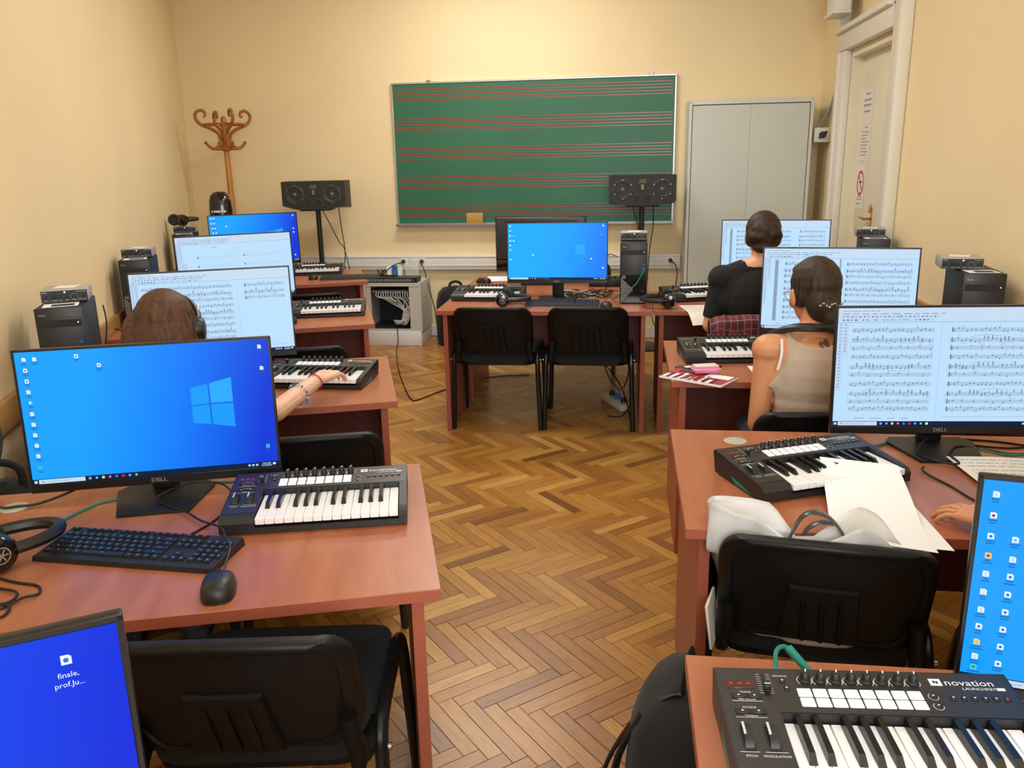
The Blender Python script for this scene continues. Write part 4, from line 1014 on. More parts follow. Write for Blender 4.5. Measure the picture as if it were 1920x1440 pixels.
make_monitor('monitor showing deep blue with one lone file icon in its corner', (-.71, .463), R(32.97), .047, .99 - ZD, 'desktop_d', 'desk', 6, dict(icons=[(.925, .925, 'scr_white', 'scr_icon4', 0.001)], logo=(.50, .30), caption=(.925, .925)))
iR = [(.030, .935), (.030, .835, 'scr_white', 'scr_icon3'), (.030, .735, 'scr_white', 'scr_icon4'), (.030, .64, 'scr_icon2', 'scr_icon3'), (.030, .55), (.030, .46), (.030, .37), (.030, .285, 'scr_white', 'scr_icon4'), (.030, .205, 'scr_icon2', None), (.030, .13), (.030, .075, 'scr_sel', 'scr_icon5')] + [(.085, .73, 'scr_white', 'scr_sel'), (.085, .635)] + [(.085, .55 - .088 * k, 'scr_white', 'scr_icon4') for k in range(6)]
make_monitor('blue desktop monitor with two columns of icons, beside the midi keyboard above the backpack', (.828, 1.177), R(-13.07), .027, .920 - ZD, 'desktop_c', 'desk', 7, dict(icons=iR, logo=(.66, .33)))
make_monitor('monitor with a sheet-music score in front of the pianist', (-1.622, 3.089), R(22.85), .048, .997 - ZD, 'scr_page', 'score', 8, dict(div=.66, half=1))
make_monitor('monitor with nearly blank staves, beside the folded headphones on a tower', (-2.098, 4.303), R(33), .052, 1.033 - ZD, 'scr_page', 'sparse', 9, dict(div=.52))
make_monitor('monitor with a sheet-music score above the blank sheets', (.891, 2.401), R(3.7), .075, .978 - ZD, 'scr_page', 'score', 10, dict(div=.47))
make_monitor('monitor with a sheet-music score in front of the woman in beige', (.873, 3.574), R(-7.03), .05, 1.016 - ZD, 'scr_page', 'score', 11, dict(div=.50, thick=1, sidebar=1))
make_monitor('monitor with a sheet-music score in front of the person in black', (.862, 5.07), R(-8), .05, 1.022 - ZD, 'scr_page', 'score', 12, dict(div=.68, sidebar=1))
make_monitor_back('black monitor seen from behind, overlapping the chalkboard tray', (-.575, 5.73), R(180))


# ================================================================ midi keyboards
mk = make_midi(); MG = 'small midi keyboards with white pads'
def put_midi(label, x, y, a, first=[1]):
    if first: first.clear(); o = mk; o['label'] = label; o['group'] = MG; o.location = (x, y, ZD); o.rotation_euler = (0, 0, a); return o
    return copy_tree(mk, label, (x, y, ZD), a, MG)
put_midi('midi keyboard right of the computer keyboard and mouse', -.921, 1.657, R(14.1))
put_midi('midi keyboard under the hand of the pianist', -1.413, 2.92, R(0.5))
put_midi('midi keyboard on the desk of the blank-staves screen', -1.862, 4.34, R(15))
put_midi('midi keyboard behind the spare black keyboard near the speaker stand', -2.585, 6.075, R(15))
put_midi('midi keyboard at the end of the mid-room desk', -1.053, 4.948, R(-1.7))
put_midi('midi keyboard partly covered by loose blank sheets', .343, 1.954, R(23.9))
put_midi('midi keyboard behind the pink pencil case', .253, 3.397, R(6))
put_midi('midi keyboard beside the person in black, near the grey cabinet', .279, 4.905, R(18))
put_midi('midi keyboard on the desk corner above the black backpack', .159, .921, R(3.5))

# ================================================================ towers with interfaces
tower_set('black tower at the wall beside the pianist', 'silver interface on the tower beside the pianist', -2.055, 2.81, R(25), 'printed leaflet on the tower beside the pianist', R(4))
tower_set('black tower at the wall between the pianist and the folded headphones', 'silver interface on the tower between the pianist and the folded headphones', -2.645, 4.265, R(22), 'printed leaflet on the tower between the pianist and the folded headphones')
tower_set('black tower at the wall under the folded headphones', 'silver interface beneath the folded headphones', -3.225, 5.85, R(22), 'printed leaflet under the folded headphones')
tower_set('black tower with a diamond grille standing on the mid-room desk', 'silver interface on the mid-room tower with the diamond grille', .047, 5.012, R(0), None)
tower_set('black tower at the wall behind the score above the blank sheets', 'silver interface overhanging the tower behind the score above the blank sheets', 1.43, 3.655, R(-6), 'printed leaflet on the tower nearest the sheet-covered desk', R(-4), -.055, 0)
tower_set('black tower at the wall in front of the brass door handle', 'silver interface on the tower in front of the brass door handle', 1.42, 5.10, R(-10), 'printed leaflet on the tower in front of the door', 0, -.02)

# ================================================================ keyboards, mice, headphones
make_keyboard('black computer keyboard lying below the blue screen beside the mouse', (-1.062, 1.565, ZD), R(-2.6))
make_keyboard('black computer keyboard on the mid-room desk', (-.365, 4.838, ZD), R(0), False)
make_keyboard('black computer keyboard overhanging the desk corner below the speaker stand', (-2.03, 5.965, ZD), R(14), False)
make_mouse('black mouse in front of the computer keyboard near the desk edge', (-.803, 1.418, ZD), R(22))
make_mouse('black mouse on the desk of the blank-staves screen', (-1.79, 4.235, ZD), R(20))
make_mouse('black mouse beside the keyboard overhanging the desk corner', (-2.30, 5.93, ZD), R(15))
make_mouse('black mouse beside the mid-room computer keyboard', (-.105, 4.73, ZD), R(5))
make_mouse('black mouse left on the back-to-back desk behind the midi keyboard', (-.98, 5.72, ZD), R(60))
make_mouse('black mouse under the hand resting by the loose sheets', (.93, 1.93, ZD), R(35))
make_headphones('black headphones with a ring emblem, beside the computer keyboard', (-1.335, 1.510, ZD), R(-38), True, .06)
h = make_headphones('folded black headphones perched on the tower by the corner', (-3.25, 5.88, ZD + .4035), R(-35), False)
make_headphones('black headphones lying in front of the mid-room midi keyboard', (-.66, 4.79, ZD), R(-95), True)
h = make_headphones('black headphones lying flat where two desks meet, beside the tower with the grille', (.20, 4.775, ZD), R(95), False, .085)

# ================================================================ loudspeakers
make_speaker('black loudspeaker between the coat stand and the chalkboard', (-2.63, 7.02, 1.19), R(9), 'black stand of the loudspeaker between coat stand and chalkboard')
make_speaker('black loudspeaker overlapping the chalkboard corner', (.125, 7.0, 1.19), R(0), 'black stand of the loudspeaker overlapping the chalkboard')
def wire(name, label, pts, r=.004, m='black_cable', cat='cable', n=8, group=None):
    o = MB().tube(spline(pts, n), r, 6).build(name, m); return tag(o, label, cat, group)
wire('speaker_cable', 'thin cable hanging from the loudspeaker near the coat stand', [(-2.5, 7.17, 1.22), (-2.49, 7.19, 1.0), (-2.47, 7.18, .82), (-2.49, 7.2, .6), (-2.45, 7.24, .3), (-2.40, 7.26, .01)])
wire('speaker_cable', 'second cable looping from the back of the loudspeaker near the coat stand', [(-2.66, 7.17, 1.20), (-2.60, 7.2, 1.05), (-2.52, 7.2, .88), (-2.478, 7.195, .82), (-2.44, 7.235, .5), (-2.42, 7.27, .02)])
wire('speaker_cable', 'cable hanging from the loudspeaker overlapping the chalkboard', [(.22, 7.15, 1.2), (.225, 7.18, 1.0), (.2, 7.17, .8), (.19, 7.16, .5), (.24, 7.14, .2), (.34, 7.16, .01)])
wire('speaker_cable', 'second cable at the pole of the loudspeaker overlapping the chalkboard', [(.05, 7.15, 1.2), (.07, 7.12, 1.1), (.1, 7.05, .98), (.095, 7.03, .6), (.085, 7.03, .02)])

# ================================================================ chalkboard with staves
BX0, BX1, BZ0, BZ1 = -2.035, .40, 1.012, 2.222
bd = thing('chalkboard', 'green chalkboard ruled with red music staves on the back wall', 'chalkboard', (0, D - .001, 0))
MB().box(BX0 + .01, BX1 - .01, -.022, 0, BZ0 + .01, BZ1 - .01).build('writing_surface', 'board_green', bd, 0)
for x0, x1, z0, z1 in ((BX0, BX1, BZ1 - .016, BZ1), (BX0, BX1, BZ0, BZ0 + .016), (BX0, BX0 + .016, BZ0 + .016, BZ1 - .016), (BX1 - .016, BX1, BZ0 + .016, BZ1 - .016)): MB().rbox(x0, x1, -.030, -.001, z0, z1, .003, 1).build('frame_bar', 'aluminium', bd)
MB().rbox(BX0 - .005, BX1 + .005, -.085, -.0305, BZ0 - .004, BZ0 + .006, .003, 1).build('chalk_tray', 'aluminium', bd)
MB().rbox(BX0 - .005, BX1 + .005, -.086, -.080, BZ0 + .006, BZ0 + .016, .002, 1).build('tray_lip', 'aluminium', bd)
lm = MB(); lm.box(BX0 + .03, BX1 - .03, -.0229, -.0221, 0, .0055); lme = lm.mesh('stave_line', 'stave_red', 0)
for g in range(5):
    for k in range(5): link('stave_line', lme, bd, (0, 0, 2.165 - g * .246 - k * .0245))
for x in (-1.70, .19): MB().rbox(x - .018, x + .018, -.034, -.002, BZ1 - .006, BZ1 + .016, .004, 1).build('hanger', 'steel', bd)
sp_ = MB().rbox(-.075, .075, -.014, .027, 0, .098, .006).build('board_sponge', 'sponge', loc=(-1.325, D - .0635, BZ0 + .0062)); tag(sp_, 'tan sponge standing on the chalkboard tray', 'sponge')

# ================================================================ grey metal cabinet
cb = thing('metal_cabinet', 'tall grey two-door metal cabinet beside the chalkboard', 'cabinet', (.955, 7.225, 0))
CW, CDp, CHh = .945, .40, 1.985
b = MB(); b.box(-CW / 2, CW / 2, CDp / 2 - .01, CDp / 2, .05, CHh); b.box(-CW / 2, -CW / 2 + .022, -CDp / 2, CDp / 2 - .01, .05, CHh); b.box(CW / 2 - .022, CW / 2, -CDp / 2, CDp / 2 - .01, .05, CHh); b.box(-CW / 2 + .022, CW / 2 - .022, -CDp / 2, CDp / 2 - .01, CHh - .035, CHh); b.box(-CW / 2 + .022, CW / 2 - .022, -CDp / 2, CDp / 2 - .01, .05, .085); b.build('body', 'cabinet_edge', cb, 0)
MB().box(-CW / 2 + .02, CW / 2 - .02, -CDp / 2 + .03, CDp / 2 - .02, 0, .0495).build('plinth', 'cabinet_grey', cb, 0)
for s_ in (-1, 1):
    x0, x1 = (-CW / 2 + .027, -.0004) if s_ < 0 else (.0004, CW / 2 - .027)
    d = MB().rbox(x0, x1, -CDp / 2 + .004, -CDp / 2 + .022, .09, CHh - .041, .002, 1).build('door', 'cabinet_grey', cb)
    if s_ > 0: MB().rbox(.03, .06, -CDp / 2 - .012, -CDp / 2 + .0035, .95, 1.06, .004).build('handle', 'black_plastic', d)
for x in (-CW / 2 + .012, CW / 2 - .012): MB().cyl((x, -CDp / 2 - .001, CHh - .018), (x, -CDp / 2, CHh - .018), .006, 8).build('screw', 'print_grey', cb)

# ================================================================ network rack on a low box
pl = MB().rbox(-.24, .24, -.2, .2, 0, .128, .004).build('rack_plinth', 'trunk_white', loc=(-2.0, 7.17, 0)); tag(pl, 'pale low box under the open network rack', 'box')
rk = thing('network_rack', 'open grey network rack full of white patch cables', 'rack', (-2.0, 7.17, .1285))
W, H, L = .50, .425, .38
b = MB(); b.box(-W / 2, W / 2, -L / 2, L / 2, 0, .02); b.box(-W / 2, W / 2, -L / 2, L / 2, H - .03, H); b.box(-W / 2, -W / 2 + .015, -L / 2, L / 2, .02, H - .03); b.box(W / 2 - .015, W / 2, -L / 2, L / 2, .02, H - .03); b.box(-W / 2 + .015, W / 2 - .015, L / 2 - .01, L / 2, .02, H - .03); b.build('case', 'rack_grey', rk, 0)
b = MB(); b.box(-W / 2 + .0155, W / 2 - .0155, L / 2 - .018, L / 2 - .0105, .021, H - .031); b.box(-W / 2 + .0155, W / 2 - .0155, -L / 2 + .01, L / 2 - .02, .021, .024); b.build('inner_back', 'rack_dark', rk, 0)
for x in (-W / 2 + .016, W / 2 - .106): MB().box(x, x + .09 if x > 0 else x + .035, -L / 2 + .004, -L / 2 + .012, .021, H - .031).build('rack_rail', 'rack_grey', rk, 0)
b = MB(); b.rbox(-.20, .135, -L / 2 + .03, -L / 2 + .16, H - .10, H - .06, .002, 1); b.build('patch_panel', 'rack_dark', rk)
b = MB()
for i in range(12): b.box(-.19 + i * .026, -.172 + i * .026, -L / 2 + .0285, -L / 2 + .03, H - .088, H - .073)
b.build('patch_port', 'print_grey', rk, 0)
r5 = random.Random(5)
for i in range(14):
    x = -.15 + i * .021; e = .02 + r5.uniform(-.03, .07); z = .06 + r5.uniform(0, .07)
    MB().tube(spline([(x, -L / 2 + .028, H - .08), (x + .01, -L / 2 - .004, H - .12), ((x + e) / 2 + .06, -L / 2 + .012, .24 + r5.uniform(-.02, .03)), (.10 + r5.uniform(-.02, .03), -L / 2 + .02, .14 + r5.uniform(-.03, .03)), (.05 + r5.uniform(-.05, .05), -L / 2 + .03, .05 + r5.uniform(0, .03)), (-.02 + r5.uniform(-.02, .03), -L / 2 + .1, .08)], 5), .0032, 5).build('patch_cable', 'white_cable', rk)
MB().rbox(.2505, .2515, -.06, -.02, .25, .31, .0004, 1).build('lock_plate', 'white_lacquer', rk); MB().box(.2516, .254, -.05, -.03, .265, .295).build('lock', 'print_dark', rk)
pd = thing('patch_bay', 'slim black patch bay with a row of sockets on the rack', 'patch bay', (-2.02, 7.06, .554))
MB().rbox(-.24, .24, -.075, .075, 0, .044, .002, 1).build('case', 'black_plastic', pd)
b = MB()
for i in range(20): b.box(-.215 + i * .0205, -.203 + i * .0205, -.0762, -.075, .010, .032)
b.build('socket_row', 'print_grey', pd, 0); MB().cyl((.205, -.0775, .022), (.205, -.0755, .022), .007, 10).build('socket_cap', 'ribbon_gold', pd)
for i, (x, m_, lab, h_) in enumerate(((-2.12, 'paper', 'white folder leaning under the trunking', .10), (-2.07, 'blue_folder', 'blue folder between white ones under the trunking', .105), (-2.02, 'paper_warm', 'pale folder next to the blue one under the trunking', .10))):
    tag(MB().rbox(-.02, .02, -.012, .012, 0, h_, .002, 1).build('document_folder', m_, loc=(x, 7.335, .5539)), lab, 'folder', 'folders on the rack')
cc = thing('cable_bag', 'clear bag holding a coiled white cable, on the rack under the trunking', 'cable coil', (-1.90, 7.31, .554))
for k in range(4): MB().tube([(.045 * math.cos(R(a)), .01 * k - .02, .052 + .043 * math.sin(R(a))) for a in range(0, 360, 15)], .003, 5, closed=True).build('cable_loop', 'white_cable', cc)
MB().rbox(-.06, .06, -.028, .02, 0, .108, .006).build('clear_bag', 'clear_bag', cc)

b = MB()
for k, (x0, x1) in enumerate(((-2.24, -2.2), (-2.2, -2.17), (-2.17, -2.2))): b.tube(spline([(x0, 7.37, .62), (x1, 7.28, .58), (x1 + .03, 7.12, .602), (x1 + .12 + .05 * k, 7.08, .602)], 6), .006, 6)
tag(b.build('cable_bundle', 'black_cable'), 'bundle of black cables dropping behind the patch bay', 'cable bundle')
wire('floor_cable', 'thin dark cable lying in a sharp bend across the parquet', [(-1.97, 6.95, .2), (-1.96, 6.93, .05), (-1.93, 6.75, .006), (-1.72, 6.05, .005), (-1.50, 5.45, .005), (-1.42, 5.28, .005), (-1.40, 5.26, .005), (-1.36, 5.32, .005), (-1.22, 5.6, .005), (-1.0, 5.9, .005), (-.7, 6.0, .005)], .004)
# ================================================================ coat stand
ct = thing('coat_stand', 'bentwood coat stand with curled hooks in the corner', 'coat stand', (-3.385, 6.98, 0), R(20))
pr = [(.028, .30), (.030, .5), (.029, 1.0), (.024, 1.60), (.022, 1.679)]
MB().lathe(pr, 14).build('pole', 'coat_wood', ct); zh = lambda z: 1.70 + (z - 1.655) * .77
b = MB(); b.lathe([(r_, max(1.6795, zh(z))) for r_, z in [(.021, 1.621), (.032, 1.63), (.033, 1.66), (.026, 1.675), (.028, 1.70), (.024, 1.74), (.028, 1.80), (.02, 1.86), (.03, 1.90), (.024, 1.94), (.022, 1.97), (.012, 2.0), (.002, 2.005)]], 14); b.build('turned_head', 'coat_wood_dark', ct)
for k in range(4):
    a = R(90 * k + 25); ca, sa = math.cos(a), math.sin(a)
    def rp(r_, z, ca=ca, sa=sa): return (r_ * .94 * ca, r_ * .94 * sa, zh(z) if z > 1.6 else z)
    MB().tube(spline([rp(.03, 1.70), rp(.045, 1.76), rp(.06, 1.82), rp(.12, 1.87), rp(.20, 1.91), rp(.245, 1.97), rp(.24, 2.03), rp(.20, 2.06), rp(.165, 2.045), rp(.155, 2.01), rp(.175, 1.995)], 6), [.014] * 30 + [.013] * 20 + [.011] * 11, 8).build('hat_hook', 'coat_wood_dark', ct)
    MB().tube(spline([rp(.03, 1.74), rp(.06, 1.70), rp(.10, 1.665), rp(.14, 1.675), rp(.17, 1.71), rp(.185, 1.735)], 6), [.012] * 25 + [.011, .012, .014, .015, .013, .006], 8).build('coat_hook', 'coat_wood_dark', ct)
    MB().tube(spline([rp(.028, .62), rp(.06, .5), rp(.12, .35), rp(.22, .18), rp(.27, .06), rp(.29, .013)], 6), .015, 8).build('leg', 'coat_wood', ct)
for r_, z in ((.165, 1.915), (.118, 1.655)): MB().tube([(r_ * math.cos(R(a)), r_ * math.sin(R(a)), zh(z)) for a in range(0, 360, 12)], .009, 8, closed=True).build('ring', 'coat_wood_dark', ct)
MB().tube([(.2 * math.cos(R(a)), .2 * math.sin(R(a)), .25) for a in range(0, 360, 12)], .010, 8, closed=True).build('ring', 'coat_wood', ct)
# glossy dark instrument amplifier column by the corner
gc = thing('column_loudspeaker', 'glossy black column with rounded top behind the corner screen', 'column loudspeaker', (-3.235, 6.47, 0), R(18))
b = MB(); n_ = 24; V = []; F = []; prof = [(1.25, 0), (1.25, .02), (1.08, .5), (1.0, 1.0), (.98, 1.22), (.93, 1.29), (.80, 1.335), (.55, 1.358), (.2, 1.366)]
for k, z in prof:
    for i in range(n_):
        a = 2 * math.pi * i / n_; c_, s_ = math.cos(a), math.sin(a); V.append((.092 * k * math.copysign(abs(c_) ** .7, c_), .10 * k * math.copysign(abs(s_) ** .7, s_), z))
for r_ in range(len(prof) - 1): F += [(r_ * n_ + i, r_ * n_ + (i + 1) % n_, (r_ + 1) * n_ + (i + 1) % n_, (r_ + 1) * n_ + i) for i in range(n_)]
F += [[(len(prof) - 1) * n_ + i for i in range(n_)], list(range(n_ - 1, -1, -1))]
b.add(V, F); b.build('column_body', 'black_gloss', gc, 60)
b = MB(); b.rect(-.06, -.053, 1.205, 1.222, -.1015)
for x, l in ((-.045, .016), (-.027, .018), (-.007, .015), (.012, .012), (.032, .018)): b.rect(x, x + l, 1.205, 1.221, -.1015)
b.build('printed_logo', 'print_white', gc, 0)
# ================================================================ people
def remesh(mb, voxel, smooth, name, m, fac=.5):
    o = link('tmp', mb.mesh('tmp', m, 0))
    md = o.modifiers.new('r', 'REMESH'); md.mode = 'VOXEL'; md.voxel_size = voxel; md.use_smooth_shade = True
    if smooth: ms = o.modifiers.new('s', 'SMOOTH'); ms.factor = fac; ms.iterations = smooth
    bpy.context.view_layer.update(); dg = bpy.context.evaluated_depsgraph_get()
    me = bpy.data.meshes.new_from_object(o.evaluated_get(dg)); me.name = name
    me.materials.clear(); me.materials.append(MAT[m]); me.polygons.foreach_set('use_smooth', [True] * len(me.polygons))
    old = o.data; bpy.data.objects.remove(o); bpy.data.meshes.remove(old); return me
def garment(body, pred, off, m, name, parent, relax=8, uvs=False):
    """cloth that follows the body: the faces inside pred, lifted off the skin, hem turned in"""
    bm = bmesh.new(); bm.from_mesh(body)
    bmesh.ops.delete(bm, geom=[f for f in bm.faces if not pred(f.calc_center_median())], context='FACES')
    bm.normal_update(); nr = {v: v.normal.copy() for v in bm.verts}
    bv = [v for v in bm.verts if v.is_boundary]
    for _ in range(relax):
        new = {}
        for v in bv:
            nb = [e.other_vert(v).co for e in v.link_edges if e.is_boundary]
            if len(nb) == 2: new[v] = v.co * .5 + (nb[0] + nb[1]) * .25
        for v, c in new.items(): v.co = c
    for v in bm.verts: v.co += nr[v] * off
    be = [e for e in bm.edges if e.is_boundary]
    ex = bmesh.ops.extrude_edge_only(bm, edges=be); 
    src = {}
    for v in [g for g in ex['geom'] if isinstance(g, bmesh.types.BMVert)]:
        o_ = [e.other_vert(v) for e in v.link_edges if e.other_vert(v) in nr]
        if o_: v.co = o_[0].co - nr[o_[0]] * (off + .003)
    me = bpy.data.meshes.new(name); bm.to_mesh(me); bm.free(); me.materials.append(MAT[m]); me.polygons.foreach_set('use_smooth', [True] * len(me.polygons))
    if uvs:
        ul = me.uv_layers.new(name='UVMap'); c = [0.0] * (2 * len(me.loops))
        for l in me.loops: p = me.vertices[l.vertex_index].co; c[2 * l.index] = p.x + p.y; c[2 * l.index + 1] = p.z + p.y * .5
        ul.data.foreach_set('uv', c)
    return link(name, me, parent)
def hand(b, wrist, fdir, back, side, curl=(.35, .45, .3), spread=.0, size=1.0, thumb=.55):
    """palm and five fingers; fdir: where the fingers point, back: out of the back of the hand, side: +1 puts the thumb to the left of fdir"""
    f = Vector(fdir).normalized(); n = Vector(back); n = (n - f * n.dot(f)).normalized(); l = n.cross(f) * side; w_ = Vector(wrist); s_ = size
    fin = [(.031, .085, .072, .0082), (.0105, .090, .080, .0084), (-.0105, .086, .074, .0080), (-.031, .078, .058, .0072)]
    for i, (o_, k, L_, r_) in enumerate(fin):
        base = w_ + f * (k * s_) + l * (o_ * s_)
        b.caps(w_ + f * .012 + l * (o_ * .55 * s_), base, .0155 * s_, .0125 * s_, 10)
        d = (f + l * (o_ * spread * 12)).normalized(); p = base; ang = 0
        for j, part in enumerate((.45, .31, .24)):
            ang += curl[j] * (1 + .1 * i); q = d * math.cos(ang) - n * math.sin(ang)
            e = p + q * (L_ * part * s_); b.caps(p, e, r_ * s_ * (1 - .06 * j), r_ * s_ * (.95 - .08 * j), 8); p = e
    tb = w_ + f * .02 * s_ + l * .022 * s_; d = (f * .7 + l * thumb - n * .35).normalized(); e = tb + d * .045 * s_
    b.caps(tb, e, .0145 * s_, .0105 * s_, 8); d2 = (f * .9 + l * .15 - n * .3).normalized(); e2 = e + d2 * .03 * s_; b.caps(e, e2, .0100 * s_, .0088 * s_, 8); b.caps(e2, e2 + (f - n * .2).normalized() * .02 * s_, .0088 * s_, .0075 * s_, 8)
def person(label, loc, rz, sp, skin):
    t = thing('person', label, 'person', loc, rz)
    b = MB(); V = Vector; g = lambda k: V(sp[k])
    pe, wa, che, nb, hc = g('pelvis'), g('waist'), g('chest'), g('neck'), g('head'); k = sp.get('build', 1.0)
    MH = TR(*hc) @ Euler((sp.get('hp', 0), 0, sp.get('hy', 0))).to_matrix().to_4x4() @ Euler((0, sp.get('hr', 0), 0)).to_matrix().to_4x4()
    b.ell(pe, (.175 * k, .125 * k, .12)); b.ell(wa, (.135 * k, .100 * k, .15)); b.ell((wa + che) / 2, (.145 * k, .105 * k, .15)); b.ell(che, (.16 * k, .112 * k, .155)); 
    sl, sr = g('shl'), g('shr')
    mid = (sl + sr) / 2
    b.caps(sl, sr, .058 * k, .058 * k); b.caps(sl + (mid - sl) * .12, nb + V((0, 0, -.005)), .052 * k, .058); b.caps(sr + (mid - sr) * .12, nb + V((0, 0, -.005)), .052 * k, .058)
    for s_, w0 in ((sl, -1), (sr, 1)): b.caps(s_ + (mid - s_) * .25 - V((0, 0, .10)), s_ + (mid - s_) * .4 - V((0, 0, .02)), .07 * k, .07 * k)
    b.caps(nb - V((0, 0, .03)), hc + V(MH.to_3x3() @ V((0, -.015, -.05))), .054, .050)
    # head: skull, face, jaw, nose, brow, lips, ears
    def H(p): return MH @ V(p)
    def hell(c, r_): b.ell((0, 0, 0), r_, M=MH @ Matrix.Translation(c))
    hell((0, -.008, .030), (.076, .095, .090)); hell((0, .028, -.030), (.060, .068, .080)); hell((0, .062, -.080), (.028, .030, .026)); hell((0, .066, .030), (.052, .028, .022))
    b.caps(H((0, .092, .012)), H((0, .112, -.026)), .009, .014, 8, ); hell((0, .090, -.058), (.024, .012, .012))
    for s_ in (-1, 1): hell((s_ * .079, -.005, -.012), (.010, .020, .032)); b.caps(H((s_ * .05, .045, -.02)), H((s_ * .045, .07, -.03)), .022, .018, 8)
    # arms
    for side, nm in ((-1, 'l'), (1, 'r')):
        s_, e_, w_ = g('sh' + nm), g('el' + nm), g('wr' + nm)
        b.caps(s_, e_, .047 * k, .037 * k); b.caps(e_, (e_ + w_) / 2, .037 * k, .035 * k); b.caps((e_ + w_) / 2, w_, .035 * k, .024)
        f = g('hd' + nm); hand(b, w_, f, sp.get('hb' + nm, (0, 0, 1)), side, sp.get('curl' + nm, (.35, .45, .3)), .55, 1.0)
        # legs
        kn, an = g('kn' + nm), g('an' + nm); hp = pe + V((side * .095, .02, -.02))
        b.caps(hp, kn, .088 * k, .058 * k); b.caps(kn, kn + (an - kn) * .4, .056 * k, .055 * k); b.caps(kn + (an - kn) * .4, an, .055 * k, .036)
        b.caps(an + V((0, -.02, -.045)), an + V((0, .13, -.045)), .034, .026)
    me = remesh(b, sp.get('voxel', .005), 4, 'body', skin)
    body = link('body', me, t)
    # shoes and features
    for nm in 'lr':
        an = g('an' + nm); sh = MB(); sh.caps(an + V((0, -.025, -.042)), an + V((0, .135, -.046)), .043, .034); sh.box(an.x - .040, an.x + .040, an.y - .062, an.y + .165, 0, .014); sh.build('shoe', 'shoe', t, 60)
    for s_ in (-1, 1):
        e = MB(); e.ell((0, 0, 0), (.0125, .009, .0085), 12, 8, 0, MH @ Matrix.Translation((s_ * .031, .086, .004))); eo = e.build('eye', 'eye_white', t); e = MB(); e.ell((0, 0, 0), (.0055, .003, .0055), 10, 6, 0, MH @ Matrix.Translation((s_ * .031, .0935, .004))); e.build('iris', 'eye_iris', eo)
    li = MB(); li.ell((0, 0, 0), (.021, .006, .004), 12, 6, 0, MH @ Matrix.Translation((0, .1015, -.054))); li.ell((0, 0, 0), (.018, .006, .005), 12, 6, 0, MH @ Matrix.Translation((0, .100, -.062))); li.build('lips', 'lip', t)
    return t, me, MH
def arm_dist(sp, p):
    """how far p sits along each arm: returns (t, distance) for the nearer upper arm or forearm"""
    best = None
    for nm in 'lr':
        for j, (a, b_) in enumerate((('sh', 'el'), ('el', 'wr'), ('wr', 'hd'))):
            A = Vector(sp[a + nm]); B = Vector(sp[b_ + nm]) if j < 2 else A + Vector(sp['hd' + nm]).normalized() * .17; d = B - A; t = (p - A).dot(d) / d.dot(d); tt = min(1, max(0, t)); q = (p - A - d * tt).length
            if j == 2: q -= .03
            if best is None or q < best[1]: best = (j + t, q, nm)
    return best
def strands(b, MH, roots, r=.0012):
    for pts in roots: b.tube([MH @ Vector(p) for p in spline(pts, 4)], r, 4)

# ---- pianist with headphones (bob haircut), at the desk by the left wall
sp = dict(pelvis=(0, .02, .545), waist=(.01, .05, .70), chest=(.02, .10, .81), neck=(.045, .155, .925), head=(.075, .215, 1.040), hp=-.30, hy=.10, hr=.0,
          shl=(-.125, .13, .885), shr=(.165, .12, .885), ell=(-.20, .20, .66), wrl=(-.09, .40, .80), hdl=(.2, 1, -.05), elr=(.424, .045, .780), wrr=(.553, .258, .828), hdr=(.50, .87, .02), hbr=(0, 0, 1), curlr=(.22, .42, .30),
          knl=(-.11, .42, .50), knr=(.11, .42, .50), anl=(-.12, .0, .09), anr=(.10, -.03, .09), build=.94, voxel=.0032)
t, me, MH = person('person with brown bob hair wearing headphones and playing a midi keyboard', (-1.525, 2.322, 0), R(17), sp, 'skin_light'); girl = t; spg = sp; MHg = MH
garment(me, lambda p: p.z < .60 and not (arm_dist(sp, p)[1] < .055 and p.y > .1) and p.z > .035, .013, 'denim', 'jeans', t)
def pr(p):
    j, q, nm = arm_dist(sp, p); return p.z > .565 and ((q > .060 and p.z < .935) or (q <= .060 and j < .45)) and p.z < .945
garment(me, pr, .006, 'cloth_grey', 't_shirt', t)
h = MB()
def hh(c, r_): h.ell((0, 0, 0), r_, M=MH @ Matrix.Translation(c))
hh((0, -.014, .036), (.096, .110, .102)); hh((0, -.055, -.03), (.100, .066, .10)); hh((-.066, -.020, -.06), (.048, .066, .12)); hh((.066, -.020, -.06), (.048, .066, .12)); hh((0, -.075, -.09), (.098, .042, .095))
hh((-.078, .01, -.09), (.034, .045, .09)); hh((.080, .01, -.09), (.034, .045, .10)); hh((0, .05, .095), (.06, .04, .03)); hh((-.06, -.06, -.12), (.055, .04, .08)); hh((.062, -.06, -.12), (.055, .04, .08)); hh((-.098, -.015, -.04), (.040, .07, .10)); hh((-.105, -.02, -.11), (.038, .06, .08)); hh((.118, -.03, -.13), (.022, .03, .07))
link('hair', remesh(h, .005, 6, 'hair', 'hair_brown'), t)
h = MB(); rr2 = random.Random(11)
for i in range(40):
    a = rr2.uniform(-2.6, 2.6); x, y = .108 * math.sin(a), -.03 - .088 * math.cos(a) * .9
    if y > .05: continue
    strands(h, MH, [[(x * .85, y * .9, .06), (x * 1.02, y * 1.02, 0), (x * 1.08, y * 1.08, -.09), (x * 1.05 + rr2.uniform(-.015, .015), y * 1.03, -.17 + rr2.uniform(-.03, .02))]], .0014)
tag(h.build('hair_strands', 'hair_brown', t), kind='stuff')
